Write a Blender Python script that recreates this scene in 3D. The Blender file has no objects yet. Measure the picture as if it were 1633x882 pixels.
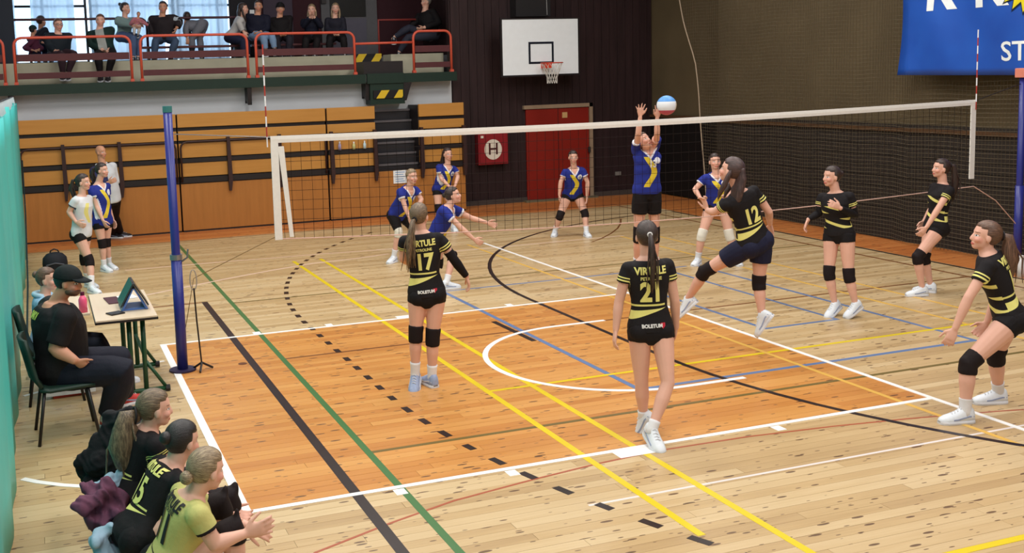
import bpy, bmesh, math, random
import numpy as np
from mathutils import Vector, Matrix
from mathutils.bvhtree import BVHTree
R = math.radians
random.seed(7); rng = np.random.default_rng(7)
scene = bpy.context.scene
COL = scene.collection

# ------------------------------------------------------------------ camera
CAM = np.array([-1.075, -6.687, 2.791])
FPX, CX, CY, YAW, PITCH, ROLL = 1707.2, 673.8, 324.6, .342, .119, -.032
_cy, _sy = math.cos(YAW), math.sin(YAW)
WF = np.array([_sy*math.cos(PITCH), _cy*math.cos(PITCH), -math.sin(PITCH)])
_r = np.array([_cy, -_sy, 0.]); _u = np.cross(_r, WF)
WR = math.cos(ROLL)*_r+math.sin(ROLL)*_u
WU = -math.sin(ROLL)*_r+math.cos(ROLL)*_u
WH = np.array([_sy, _cy, 0.]); RH = np.array([_cy, -_sy, 0.]); UP = np.array([0, 0, 1.])
cd = bpy.data.cameras.new('camera'); cam = bpy.data.objects.new('camera', cd); COL.objects.link(cam)
m = Matrix.Identity(4)
for i in range(3):
    m[i][0], m[i][1], m[i][2], m[i][3] = WR[i], WU[i], -WF[i], CAM[i]
cam.matrix_world = m
cd.sensor_width = 36; cd.lens = FPX/1633*36
cd.shift_x = (816.5-CX)/1633; cd.shift_y = -(441-CY)/1633
cd.clip_end = 200
scene.camera = cam

# ------------------------------------------------------------------ world, lamps, exposure
scene.view_settings.view_transform = 'Standard'
scene.view_settings.look = 'None'
scene.view_settings.gamma = 1
scene.view_settings.use_curve_mapping = False
scene.view_settings.exposure = 0.0
scene.cycles.max_bounces = 6
scene.cycles.diffuse_bounces = 3
scene.cycles.use_denoising = True
w = bpy.data.worlds.new('world'); scene.world = w; w.use_nodes = True
w.node_tree.nodes['Background'].inputs[0].default_value = (.66, .84, 1, 1)
w.node_tree.nodes['Background'].inputs[1].default_value = 3.0
LIGHT = 170
def lamp(x, y, z, sx, sy, e):
    d = bpy.data.lights.new('ceiling_lamp', 'AREA'); d.shape = 'RECTANGLE'; d.size = sx; d.size_y = sy
    d.energy = e; d.color = (1, .97, .93)
    o = bpy.data.objects.new('ceiling_lamp', d); COL.objects.link(o); o.location = (x, y, z)
    o.visible_camera = True
for lx in (-1.5, 3.2, 8.2):
    for ly in (-5, -.5, 4, 8.5):
        lamp(lx, ly, 7.3, 1.6, 2.2, LIGHT)
lamp(3.5, 12.2, 7.3, 8, .8, 60)

# ------------------------------------------------------------------ helpers
def s2l(c):
    return tuple(((v/255)/12.92 if v/255 <= .04045 else ((v/255+.055)/1.055)**2.4) for v in c)
def at_ground(x, y, z=0.):
    d = WF*FPX+WR*(x-CX)+WU*(CY-y)
    return CAM+d*(z-CAM[2])/d[2]
def at_depth(x, y, D):
    d = WF*FPX+WR*(x-CX)+WU*(CY-y)
    return CAM+d*D/(d@WH)
def depth_of(P): return float((np.array(P)-CAM)@WH)
def nrm(v):
    v = np.array(v, float); n = np.linalg.norm(v)
    return v/n if n > 1e-9 else v

class X_:
    """tiny expression builder over Math nodes"""
    def __init__(s, nt, v): s.nt, s.v = nt, v
    def _m(s, op, *a):
        n = s.nt.nodes.new('ShaderNodeMath'); n.operation = op
        for i, q in enumerate((s,)+a):
            q = q.v if isinstance(q, X_) else q
            if isinstance(q, (int, float)): n.inputs[i].default_value = q
            else: s.nt.links.new(q, n.inputs[i])
        return X_(s.nt, n.outputs[0])
    def __add__(s, o): return s._m('ADD', o)
    def __sub__(s, o): return s._m('SUBTRACT', o)
    def __mul__(s, o): return s._m('MULTIPLY', o)
    def __truediv__(s, o): return s._m('DIVIDE', o)
    def gt(s, o): return s._m('GREATER_THAN', o)
    def lt(s, o): return s._m('LESS_THAN', o)
    def abs(s): return s._m('ABSOLUTE')
    def sin(s): return s._m('SINE')
    def max(s, o): return s._m('MAXIMUM', o)
    def min(s, o): return s._m('MINIMUM', o)
    def btw(s, a, b): return s.gt(a)*s.lt(b)
class NB:
    def __init__(s, name, rough=.6, spec=.3):
        s.m = bpy.data.materials.new(name); s.m.use_nodes = True; s.nt = s.m.node_tree
        s.b = s.nt.nodes['Principled BSDF']; s.b.inputs['Roughness'].default_value = rough
        s.b.inputs['Specular IOR Level'].default_value = spec
    def node(s, t, **kw):
        n = s.nt.nodes.new(t)
        for k, v in kw.items():
            if k in n.inputs.keys() if isinstance(k, str) else False: n.inputs[k].default_value = v
            else: setattr(n, k, v)
        return n
    def link(s, a, b): s.nt.links.new(a.v if isinstance(a, X_) else a, b)
    def attr(s, name):
        n = s.nt.nodes.new('ShaderNodeAttribute'); n.attribute_name = name
        return n
    def xyz(s, sock):
        n = s.nt.nodes.new('ShaderNodeSeparateXYZ'); s.nt.links.new(sock, n.inputs[0])
        return [X_(s.nt, o) for o in n.outputs]
    def pos(s):
        n = s.nt.nodes.new('ShaderNodeNewGeometry'); return n.outputs['Position']
    def obj(s):
        n = s.nt.nodes.new('ShaderNodeTexCoord'); return n.outputs['Object']
    def scaled(s, sock, sc):
        n = s.nt.nodes.new('ShaderNodeMapping'); n.inputs['Scale'].default_value = sc
        s.nt.links.new(sock, n.inputs[0]); return n.outputs[0]
    def noise(s, sock, scale=5, detail=3, rough=.5):
        n = s.nt.nodes.new('ShaderNodeTexNoise'); n.inputs['Scale'].default_value = scale
        n.inputs['Detail'].default_value = detail; n.inputs['Roughness'].default_value = rough
        s.nt.links.new(sock, n.inputs['Vector']); return X_(s.nt, n.outputs[0])
    def mix(s, f, a, b):
        n = s.nt.nodes.new('ShaderNodeMix'); n.data_type = 'RGBA'
        for q, i in ((f, 0), (a, 6), (b, 7)):
            if isinstance(q, X_): q = q.v
            if isinstance(q, (tuple, list)): n.inputs[i].default_value = (*q[:3], 1)
            elif isinstance(q, (int, float)): n.inputs[i].default_value = q
            else: s.nt.links.new(q, n.inputs[i])
        return n.outputs[2]
    def ramp(s, f, pts):
        n = s.nt.nodes.new('ShaderNodeValToRGB'); s.link(f, n.inputs[0])
        e = n.color_ramp.elements
        while len(e) < len(pts): e.new(.5)
        for q, (p, c) in zip(e, pts): q.position = p; q.color = (*c[:3], 1)
        return n.outputs[0]
    def base(s, c):
        if isinstance(c, (tuple, list)): s.b.inputs['Base Color'].default_value = (*c[:3], 1)
        else: s.link(c, s.b.inputs['Base Color'])
    def bump(s, h, strength=.2, dist=.01):
        n = s.nt.nodes.new('ShaderNodeBump'); n.inputs['Strength'].default_value = strength
        n.inputs['Distance'].default_value = dist; s.link(h, n.inputs['Height'])
        s.nt.links.new(n.outputs[0], s.b.inputs['Normal'])

_MC = {}
def flat(name, rgb, rough=.6, spec=.3, var=.12, scale=9, metal=0, bump=0):
    """procedural paint or cloth: one colour with a soft mottling"""
    key = (name, rgb)
    if key in _MC: return _MC[key]
    b = NB(name, rough, spec); c = s2l(rgb)
    n = b.noise(b.obj(), scale, 3)
    b.base(b.mix(n, tuple(v*(1-var) for v in c), tuple(min(1, v*(1+var)) for v in c)))
    b.b.inputs['Metallic'].default_value = metal
    if bump: b.bump(b.noise(b.obj(), scale*6, 2), bump)
    _MC[key] = b.m; return b.m
def wood(name, c1, c2, axis=0, rough=.45, spec=.35, sc=1., coat=0):
    key = (name, c1)
    if key in _MC: return _MC[key]
    b = NB(name, rough, spec)
    st = [9*sc]*3; st[axis] = .7*sc
    n = b.noise(b.scaled(b.pos(), st), 2.2, 4, .6); big = b.noise(b.pos(), .9, 2)
    b.base(b.mix(n*.75+big*.3, s2l(c1), s2l(c2)))
    b.b.inputs['Coat Weight'].default_value = coat
    _MC[key] = b.m; return b.m

class G:
    """collects geometry for one mesh"""
    def __init__(s): s.v = []; s.f = []
    def add(s, vs, fs):
        o = len(s.v); s.v += [tuple(map(float, q)) for q in vs]; s.f += [tuple(i+o for i in f) for f in fs]; return s
    def box(s, x0, x1, y0, y1, z0, z1, rz=0, piv=None):
        vs = [(x, y, z) for x in (x0, x1) for y in (y0, y1) for z in (z0, z1)]
        if rz:
            px, py = piv or ((x0+x1)/2, (y0+y1)/2); c, q = math.cos(rz), math.sin(rz)
            vs = [(px+(x-px)*c-(y-py)*q, py+(x-px)*q+(y-py)*c, z) for x, y, z in vs]
        return s.add(vs, [(0, 1, 3, 2), (4, 6, 7, 5), (0, 4, 5, 1), (2, 3, 7, 6), (0, 2, 6, 4), (1, 5, 7, 3)])
    def rings(s, rings, cap=True, round_cap=False):
        n = len(rings[0]); o = len(s.v)
        for r_ in rings: s.v += [tuple(map(float, q)) for q in r_]
        for i in range(len(rings)-1):
            for j in range(n):
                a = o+i*n+j; b = o+i*n+(j+1) % n
                s.f.append((a, b, b+n, a+n))
        if cap:
            s.f.append(tuple(o+j for j in range(n))[::-1]); s.f.append(tuple(o+(len(rings)-1)*n+j for j in range(n)))
        return s
    def tube(s, pts, rad, n=8, flat=1., ref=None, dome=False, closed=False):
        pts = [np.array(p, float) for p in pts]
        rad = [rad]*len(pts) if isinstance(rad, (int, float)) else list(rad)
        if dome:
            d0 = nrm(pts[0]-pts[1]); d1 = nrm(pts[-1]-pts[-2])
            pts = [pts[0]+d0*rad[0]*.9, pts[0]+d0*rad[0]*.55]+pts+[pts[-1]+d1*rad[-1]*.55, pts[-1]+d1*rad[-1]*.9]
            rad = [rad[0]*.35, rad[0]*.82]+rad+[rad[-1]*.82, rad[-1]*.35]
        rs = []; prev = None
        for i, p in enumerate(pts):
            t = nrm(pts[min(i+1, len(pts)-1)]-pts[max(i-1, 0)])
            if closed: t = nrm(pts[(i+1) % len(pts)]-pts[i-1])
            a = np.array(ref, float) if ref is not None else (prev if prev is not None else (np.array([0, 0, 1.]) if abs(t[2]) < .9 else np.array([0, 1., 0])))
            a = nrm(a-t*(a@t)); b = np.cross(t, a); prev = a
            rs.append([p+a*rad[i]*math.cos(2*math.pi*k/n)+b*rad[i]*flat*math.sin(2*math.pi*k/n) for k in range(n)])
        if closed:
            o = len(s.v); s.rings(rs, cap=False); m_ = len(rs)
            for j in range(n): s.f.append((o+(m_-1)*n+j, o+(m_-1)*n+(j+1) % n, o+(j+1) % n, o+j))
            return s
        return s.rings(rs)
    def ell(s, c, A, B, Cc, nu=16, nv=10):
        """ellipsoid with half axes A, B, Cc (vectors)"""
        c, A, B, Cc = map(lambda q: np.array(q, float), (c, A, B, Cc)); o = len(s.v)
        for i in range(1, nv):
            th = math.pi*i/nv
            for j in range(nu):
                ph = 2*math.pi*j/nu
                s.v.append(tuple(c+Cc*math.cos(th)+(A*math.cos(ph)+B*math.sin(ph))*math.sin(th)))
        s.v.append(tuple(c+Cc)); s.v.append(tuple(c-Cc)); t, bt = len(s.v)-2, len(s.v)-1
        for i in range(nv-2):
            for j in range(nu):
                a = o+i*nu+j; b = o+i*nu+(j+1) % nu; s.f.append((a, a+nu, b+nu, b))
        for j in range(nu):
            s.f.append((t, o+j, o+(j+1) % nu)); a = o+(nv-2)*nu
            s.f.append((bt, a+(j+1) % nu, a+j))
        return s
    def poly(s, pts, n, depth):
        """extrude polygon pts (3d list) by vector n*depth"""
        pts = [np.array(p, float) for p in pts]; n = np.array(n, float)*depth; k = len(pts)
        return s.add(pts+[p+n for p in pts], [tuple(range(k))[::-1], tuple(range(k, 2*k))]+[(i, (i+1) % k, (i+1) % k+k, i+k) for i in range(k)])
    def mesh(s, name, smooth=False):
        me = bpy.data.meshes.new(name); me.from_pydata(s.v, [], s.f); me.validate()
        bm = bmesh.new(); bm.from_mesh(me); bmesh.ops.recalc_face_normals(bm, faces=bm.faces); bm.to_mesh(me); bm.free()
        if smooth: me.shade_smooth()
        return me
    def build(s, name, mat, parent=None, smooth=False, bevel=0, **kw):
        me = s.mesh(name, smooth)
        if bevel:
            bm = bmesh.new(); bm.from_mesh(me)
            bmesh.ops.bevel(bm, geom=[e for e in bm.edges if e.calc_face_angle(0) > .5], offset=bevel, segments=2, affect='EDGES', profile=.7)
            bm.to_mesh(me); bm.free()
        return put(name, me, mat, parent, **kw)
def put(name, me, mat, parent=None, **kw):
    o = bpy.data.objects.new(name, me); COL.objects.link(o)
    if mat is not None and not me.materials: me.materials.append(mat)
    if parent is not None:
        o.parent = parent; o.matrix_parent_inverse = parent.matrix_basis.inverted()
    tag(o, **kw); return o
def tag(o, label=None, cat=None, group=None, kind=None):
    if label: o['label'] = label
    if cat: o['category'] = cat
    if group: o['group'] = group
    if kind: o['kind'] = kind
    return o
def thing(name, loc, label, cat, group=None, kind=None):
    o = bpy.data.objects.new(name, None); o.empty_display_size = .1; COL.objects.link(o)
    o.location = tuple(float(q) for q in loc)
    return tag(o, label, cat, group, kind)
def arc(c, r, a0, a1, n=8):
    return [(c[0]+r*math.cos(R(a0+(a1-a0)*i/n)), c[1]+r*math.sin(R(a0+(a1-a0)*i/n))) for i in range(n+1)]
_TX = {}
def text_tris(s, size, bold=0., xs=1.):
    key = (s, size, bold, xs)
    if key in _TX: return _TX[key]
    cu = bpy.data.curves.new('t', 'FONT'); cu.body = s; cu.size = size; cu.align_x = 'CENTER'; cu.align_y = 'CENTER'
    cu.offset = bold; cu.resolution_u = 3
    o = bpy.data.objects.new('t', cu); COL.objects.link(o)
    dg = bpy.context.evaluated_depsgraph_get(); me = bpy.data.meshes.new_from_object(o.evaluated_get(dg))
    bpy.data.objects.remove(o); bm = bmesh.new(); bm.from_mesh(me)
    bmesh.ops.triangulate(bm, faces=bm.faces)
    for _ in range(4):
        es = [e for e in bm.edges if e.calc_length() > .014]
        if not es: break
        bmesh.ops.subdivide_edges(bm, edges=es, cuts=1)
        bmesh.ops.triangulate(bm, faces=bm.faces)
    bm.verts.ensure_lookup_table()
    r_ = ([(v.co.x*xs, v.co.y) for v in bm.verts], [tuple(v.index for v in f.verts) for f in bm.faces]); bm.free()
    _TX[key] = r_; return r_
def text_on(s, size, org, ax, ay, name, mat, parent, bold=0., xs=1., lift=.002, bvh=None, shear=0., **kw):
    """flat print: text laid in the plane org + x*ax + y*ay, or dropped on a surface (bvh) against its normal"""
    vs, fs = text_tris(s, size, bold, xs); ax, ay = nrm(ax), nrm(ay); n = np.cross(ax, ay); g = G(); out = []
    for x, y in vs:
        p = np.array(org)+ax*(x+shear*y)+ay*y
        if bvh is not None:
            h = bvh.ray_cast(Vector(p+n*.4), Vector(-n), 1.2)
            p = (np.array(h[0])+n*lift) if h[0] is not None else p+n*lift
        else: p = p+n*lift
        out.append(p)
    me = bpy.data.meshes.new(name); me.from_pydata([tuple(p) for p in out], [], fs)
    return put(name, me, mat, parent, **kw)
# ------------------------------------------------------------------ the setting: floor
def floor_mat(name, line=None):
    b = NB(name, .33, .4); P = b.pos(); x, y, z = b.xyz(P)
    t = X_(b.nt, b.attr('tint').outputs['Fac'])
    ofs = b.node('ShaderNodeCombineXYZ'); b.link(t*37., ofs.inputs[0]); b.link(t*11., ofs.inputs[1])
    va = b.node('ShaderNodeVectorMath'); va.operation = 'ADD'; b.nt.links.new(P, va.inputs[0]); b.nt.links.new(ofs.outputs[0], va.inputs[1])
    PV = va.outputs[0]
    g1 = b.noise(b.scaled(PV, (1.1, 26, 1)), 2.4, 4, .6)
    g2 = b.noise(b.scaled(PV, (.5, 7, 1)), 1.6, 3, .6)
    tone = t*.40+g1*.3+g2*.3-.0
    pale = b.ramp(tone, [(.12, s2l((160, 130, 90))), (.45, s2l((191, 162, 117))), (.75, s2l((208, 184, 143)))])
    oran = b.ramp(tone, [(.12, s2l((176, 108, 46))), (.45, s2l((196, 132, 62))), (.75, s2l((210, 152, 82)))])
    edge = b.ramp(tone, [(.12, s2l((170, 94, 44))), (.45, s2l((192, 112, 54))), (.75, s2l((206, 130, 68)))])
    key = x.btw(.02, 5.72)*y.btw(.02, 4.88)
    c = b.mix(key, pale, oran)
    rim = x.gt(10.52).max(y.gt(12.58))
    c = b.mix(rim, c, edge)
    # knots
    def knots(scl, thr, dens):
        v = b.node('ShaderNodeTexVoronoi'); v.voronoi_dimensions = '2D'; v.inputs['Scale'].default_value = 1.; v.inputs['Randomness'].default_value = 1.
        b.nt.links.new(b.scaled(PV, scl), v.inputs['Vector'])
        sep = b.node('ShaderNodeSeparateColor'); b.nt.links.new(v.outputs['Color'], sep.inputs[0])
        rr = X_(b.nt, sep.outputs[0]); size = X_(b.nt, sep.outputs[1])
        return X_(b.nt, v.outputs['Distance']).lt((size*.6+.4)*thr)*rr.lt(dens)
    k = knots((3.2, 11, 1), .15, .42).max(knots((6.5, 26, 1), .16, .16))
    c = b.mix(k*.9, c, s2l((78, 50, 32)))
    wear = b.noise(P, .6, 3); c = b.mix(wear*.16, c, s2l((150, 118, 90)))
    b.base(c); b.link((g2*.2+.26), b.b.inputs['Roughness'])
    b.bump(g1, .05, .004)
    return b.m
M_floor = floor_mat('varnished_pine')
M_sub = flat('subfloor', (92, 64, 42), .9)
floor = G().box(-6, 12, -9, 17.6, -.12, -.024).build('floor', M_sub, kind='structure')
PW = .098
def plank_tint(me, t):
    a = me.attributes.new('tint', 'FLOAT', 'POINT'); a.data.foreach_set('value', np.asarray(t, dtype=np.float32))
rows = []; y = -6.6
while y < 14.3: rows.append(y); y += PW
planks = []
for i, y0 in enumerate(rows):
    x = -6+random.uniform(0, 2.8)-3
    while x < 12:
        L = random.uniform(2.2, 4.2); a, b_ = max(x, -6), min(x+L, 11.95)
        if b_-a > .05:
            d = at = None
            planks.append((a, b_, y0, min(y0+PW, 14.3), random.random()))
        x += L
def vis_score(p):
    a, b_, y0, y1, t = p
    best = -1
    for q in np.linspace(a, b_, 5):
        d = np.array([q, y0, 0])-CAM; zz = d@WF
        if zz > .5:
            X, Y = CX+FPX*(d@WR)/zz, CY-FPX*(d@WU)/zz
            if -20 < X < 1653 and 0 < Y < 900: best = max(best, Y)
    return best
order = sorted(range(len(planks)), key=lambda i: -vis_score(planks[i]))
near = set(order[:296])
field = G(); ft = []; gp = .0011
for i, (a, b_, y0, y1, t) in enumerate(planks):
    dz = -random.uniform(0, .0006)
    if i in near:
        g_ = G().box(a+gp, b_-gp, y0+gp, y1-gp, -.024, dz); me = g_.mesh('plank'); plank_tint(me, [t]*len(g_.v))
        put('plank', me, M_floor, floor)
    else:
        if y1 < -5.5 and False: continue
        field.box(a+gp, b_-gp, y0+gp, y1-gp, -.024, dz); ft += [t]*8
me = field.mesh('plank_field'); plank_tint(me, ft); put('plank_field', me, M_floor, floor, kind='stuff')

def paint(name, rgb, rough=.35, wear=.18):
    b = NB(name, rough, .4); P = b.pos()
    n = b.noise(b.scaled(P, (3, 20, 1)), 3, 4, .65)
    c = s2l(rgb); b.base(b.mix(n*wear*2, c, tuple(v*.72 for v in c))); return b.m
PW_, PB_, PY_, PG_, PO_, PBl_, PR_, PP_ = (paint('line_white', (248, 246, 244)), paint('line_black', (38, 26, 26)), paint('line_yellow', (222, 196, 28)),
    paint('line_green', (64, 112, 62)), paint('line_olive', (112, 96, 50)), paint('line_blue', (98, 122, 165)), paint('line_red', (168, 84, 56)), paint('line_pink', (226, 196, 176)))
PT_ = paint('line_thin_white', (226, 216, 212)); PY2_ = paint('line_pale_yellow', (224, 178, 84)); PBr_ = paint('line_brown', (120, 74, 40))
_lz = [0.0006]
def strip(pts, w, mat, label=None, z=None):
    """painted line on the boards along pts, width w"""
    pts = [np.array([p[0], p[1]], float) for p in pts]; _lz[0] += .00003; z = z or _lz[0]; g_ = G(); L = []; Rr = []
    for i, p in enumerate(pts):
        t = pts[min(i+1, len(pts)-1)]-pts[max(i-1, 0)]; t /= np.linalg.norm(t); n = np.array([-t[1], t[0]])
        L.append(p+n*w/2); Rr.append(p-n*w/2)
    k = len(pts); vs = [(q[0], q[1], z) for q in L]+[(q[0], q[1], z) for q in Rr]
    vs += [(q[0], q[1], -.0008) for q in L]+[(q[0], q[1], -.0008) for q in Rr]
    fs = []
    for i in range(k-1):
        fs += [(i, i+1, k+i+1, k+i), (i, 2*k+i, 2*k+i+1, i+1), (k+i, k+i+1, 3*k+i+1, 3*k+i)]
    fs += [(0, k, 3*k, 2*k), (k-1, 3*k-1, 4*k-1, 2*k-1)]
    g_.add(vs, fs)
    me = bpy.data.meshes.new('court_line'); me.from_pydata(g_.v, [], g_.f)
    return put('court_line', me, mat, floor, label=label)
hl = lambda y, x0, x1: [(x0, y), (x1, y)]
vl = lambda x, y0, y1: [(x, y0), (x, y1)]
# thin / older marks first, white last
strip(hl(-.78, 2.1, 10), .026, PT_, 'thin worn white line'); strip([(.29, -.74), (.83, -.52), (1.33, -.35), (1.97, -.23), (2.5, -.15), (3.05, -.1), (3.8, -.12), (4.55, -.2), (5.19, -.3), (5.98, -.46), (8, -1.0)], .022, PR_, 'thin brick red curved line')
strip(hl(3.72, 1.1, 10.08), .04, PBr_, 'brown centre line under the net')
strip(hl(.76, 1.08, 10.08), .045, PO_, 'olive green attack line'); strip(hl(6.72, 1.08, 10.08), .045, PO_, 'far olive green attack line')
strip(hl(6.93, -.3, .80), .045, PBr_); strip(vl(.775, -5, 6.96), .075, PB_, 'thick black line')
strip(vl(1.085, -5.3, 12.6), .055, PG_, 'green sideline'); strip(vl(10.05, -5.3, 12.6), .05, PBr_)
strip(hl(6.1, 3.7, 7.4), .045, PBl_); strip(vl(3.72, 1.3, 6.1), .055, PBl_, 'blue line'); strip(hl(1.28, 3.7, 7.56), .055, PBl_)
strip(vl(7.55, 1.26, 6.1), .05, PBl_); strip(vl(7.0, 2.6, 5.9), .045, PBl_); strip(vl(6.06, 2.6, 4.6), .05, PBl_); strip(hl(2.6, 6.04, 7.02), .05, PBl_)
strip(vl(2.50, -1.45, 9.4), .055, PY_, 'yellow line'); strip(vl(2.93, -5, 9.4), .055, PY_, 'yellow line'); strip(hl(1.80, 2.47, 8.3), .045, PY_)
strip(vl(5.45, -5, 9.5), .045, PY2_, 'pale yellow line'); strip(vl(8.02, 1.0, 9), .045, PY2_); strip(vl(8.55, 1.0, 9.2), .045, PY2_)
strip(hl(-2.22, 3.35, 8), .055, PY_); strip(hl(9.0, 4.9, 8.1), .035, PP_)
strip([tuple(at_ground(x, y)[:2]) for x, y in ((200, 431), (270, 425), (350, 418), (430, 412), (500, 406), (570, 401), (640, 396))], .045, PP_, 'worn pale line')
strip([tuple(at_ground(x, y)[:2]) for x, y in ((160, 487), (200, 478), (232, 471), (300, 457), (370, 443), (440, 430), (500, 420), (570, 412), (620, 405))], .05, PP_, 'worn pale curved line')
strip([tuple(at_ground(x, y)[:2]) for x, y in ((990, 349), (990, 356), (985, 364), (975, 372), (960, 380), (944, 386))], .03, PBr_)
# handball arcs
c1, c2 = (10.62, 5.2), (10.62, 2.2)
six = [(10.5+6*math.cos(a), 5.15+6*math.sin(a)) for a in np.linspace(math.pi*.54, math.pi, 24)]+[(10.5+6*math.cos(a), 2.15+6*math.sin(a)) for a in np.linspace(math.pi, math.pi*1.46, 24)]
strip(six, .055, PB_, 'curved black six metre line')
path = [(10.62+8.95*math.cos(a), 5.2+8.95*math.sin(a)) for a in np.linspace(math.pi*.74, math.pi, 90)]+[(10.62+8.95*math.cos(a), 2.15+8.95*math.sin(a)) for a in np.linspace(math.pi, math.pi*1.24, 90)]
acc = 0; run = []; PA = [np.array(p) for p in path]; fine = []
for p, q in zip(PA[:-1], PA[1:]):
    nseg = max(1, int(np.linalg.norm(q-p)/.02)); fine += [p+(q-p)*k/nseg for k in range(nseg)]
seg = []; d = 0
for p, q in zip(fine[:-1], fine[1:]):
    d += np.linalg.norm(q-p); ph = d % .36
    if ph < .17: seg.append(tuple(q))
    else:
        if len(seg) > 3: strip([seg[0], seg[len(seg)//2], seg[-1]], .06, PB_, z=.0016)
        seg = []
strip([tuple(at_ground(*p)[:2]) for p in ((787, 513), (852, 544))], .06, PB_, 'short black mark inside the orange area')
strip(vl(10.47, -3, 11.25), .05, PB_, 'black goal line'); strip(hl(12.5, -3, 10.5), .02, PBr_)
# basketball key
strip(vl(5.745, -2.3, 9.5), .05, PW_, 'white end line'); strip(hl(4.88, 0, 5.74), .05, PW_, 'white lane line'); strip(hl(.025, 0, 5.74), .05, PW_, 'white lane line nearer the camera')
strip(vl(.03, 0, 4.905), .065, PW_, 'white free throw line')
semi = [(4.75, 3.72)]+[(4.13+1.265*math.cos(a), 2.45+1.265*math.sin(a)) for a in np.linspace(math.pi/2, 1.5*math.pi, 40)]+[(4.75, 1.185)]
strip(semi, .055, PW_, 'white no-charge semicircle')
for xx, ww in ((1.02, .08), (1.85, .08), (4.1, .08)):
    strip(hl(-.06, xx, xx+ww), .1, PW_, z=.0018); strip(hl(4.96, xx, xx+ww), .1, PW_, z=.0018)
strip(hl(-.06, 2.72, 3.1), .13, PW_, 'white neutral zone block', z=.0018); strip(hl(4.96, 2.7, 3.1), .1, PW_, z=.0018)
strip([tuple(at_ground(x, y)[:2]) for x, y in ((36, 764), (60, 769), (100, 774), (150, 777), (200, 778))], .05, PW_, 'white curved line')
strip([tuple(at_ground(x, y)[:2]) for x, y in ((38, 632), (85, 619), (140, 600), (200, 587), (262, 576))], .04, PW_)
G().tube([(at_ground(387, 580)[0], at_ground(387, 580)[1], -.001), (at_ground(387, 580)[0], at_ground(387, 580)[1], .002)], .045, 16).build('floor_socket_cover', flat('socket_brass', (96, 52, 28), .5), floor)

# ------------------------------------------------------------------ walls, ceiling
def wall_mat(name, c1, c2, ax, freq, seam=.04, rough=.55, spec=.25):
    b = NB(name, rough, spec); P = b.pos(); x, y, z = b.xyz(P); q = (x, y, z)[ax]
    st = [5, 5, 5]; st[2 if ax != 2 else 1] = .4
    n = b.noise(b.scaled(P, st), 2.2, 4, .6); b.base(b.mix(n, s2l(c1), s2l(c2))); b.bump(n, .1); return b.m
M_dark = wall_mat('dark_stained_boards', (26, 17, 18), (60, 42, 44), 0, 4)
M_rw = flat('brown_wall_paint', (92, 80, 60), .8, .15, .25, 1.2)
M_rwl = flat('dark_wainscot', (50, 44, 40), .7, .2)
M_white = flat('grey_white_plaster', (200, 202, 206), .85, .1, .05, 2)
wb = G().box(7.12, 12.1, 14.34, 14.5, -.12, 7.5).build('wall_back', M_dark, kind='structure')
gb = G(); x = 7.14
while x < 11.93:
    wd = random.uniform(.17, .2); zz = 0.
    gb.box(x+.004, min(x+wd, 11.94)-.004, 14.3+random.uniform(0, .006), 14.345, .02, 7.4); x += wd
gb.build('cladding_boards', M_dark, wb, kind='stuff')
G().box(7.3, 11.9, 14.26, 14.31, 0, .1).build('baseboard_back', flat('baseboard_grey', (70, 62, 58), .6), kind='structure')
wr = G().box(11.96, 12.1, -9, 14.5, -.12, 7.5).build('wall_right', M_rw, kind='structure')
G().box(11.45, 11.97, -8.9, 11.1, -.1, 7.4).build('wall_right_pier', M_rw, kind='structure')
gb = G(); zz = .0
while zz < 1.7:
    gb.box(11.41+random.uniform(0, .01), 11.455, -8.9, 11.1, zz+.004, zz+.16); zz += .165
gb.build('wainscot_boards', M_rwl, wr, kind='stuff')
G().box(11.89, 11.915, 11.35, 14.28, .03, 1.69).build('trim_5', flat('black_panel', (20, 17, 17), .7, .2), kind='structure')
G().box(11.38, 11.455, -8.9, 11.1, 1.7, 1.76).box(11.88, 11.965, 11.1, 14.3, 1.7, 1.76).build('trim_1', flat('brown_trim', (84, 58, 36), .6), kind='structure')
G().box(-6.1, -6, -9, 17.6, -.12, 7.5).build('wall_left', M_white, kind='structure')
G().box(-6.1, 12.1, -9.1, -9, -.12, 7.5).build('wall_near', M_white, kind='structure')
G().box(-6.1, 12.1, -9.1, 17.7, 7.5, 7.6).build('ceiling', flat('ceiling_panels', (150, 142, 128), .9, .1, .05), kind='structure')
G().box(-6, 7.12, 14.30, 14.45, 0, 2.7).build('wall_under_balcony', M_white, kind='structure')
G().box(7.46, 7.6, 14.5, 17.6, 0, 7.5).build('wall_balcony_end', M_dark, kind='structure')

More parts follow.
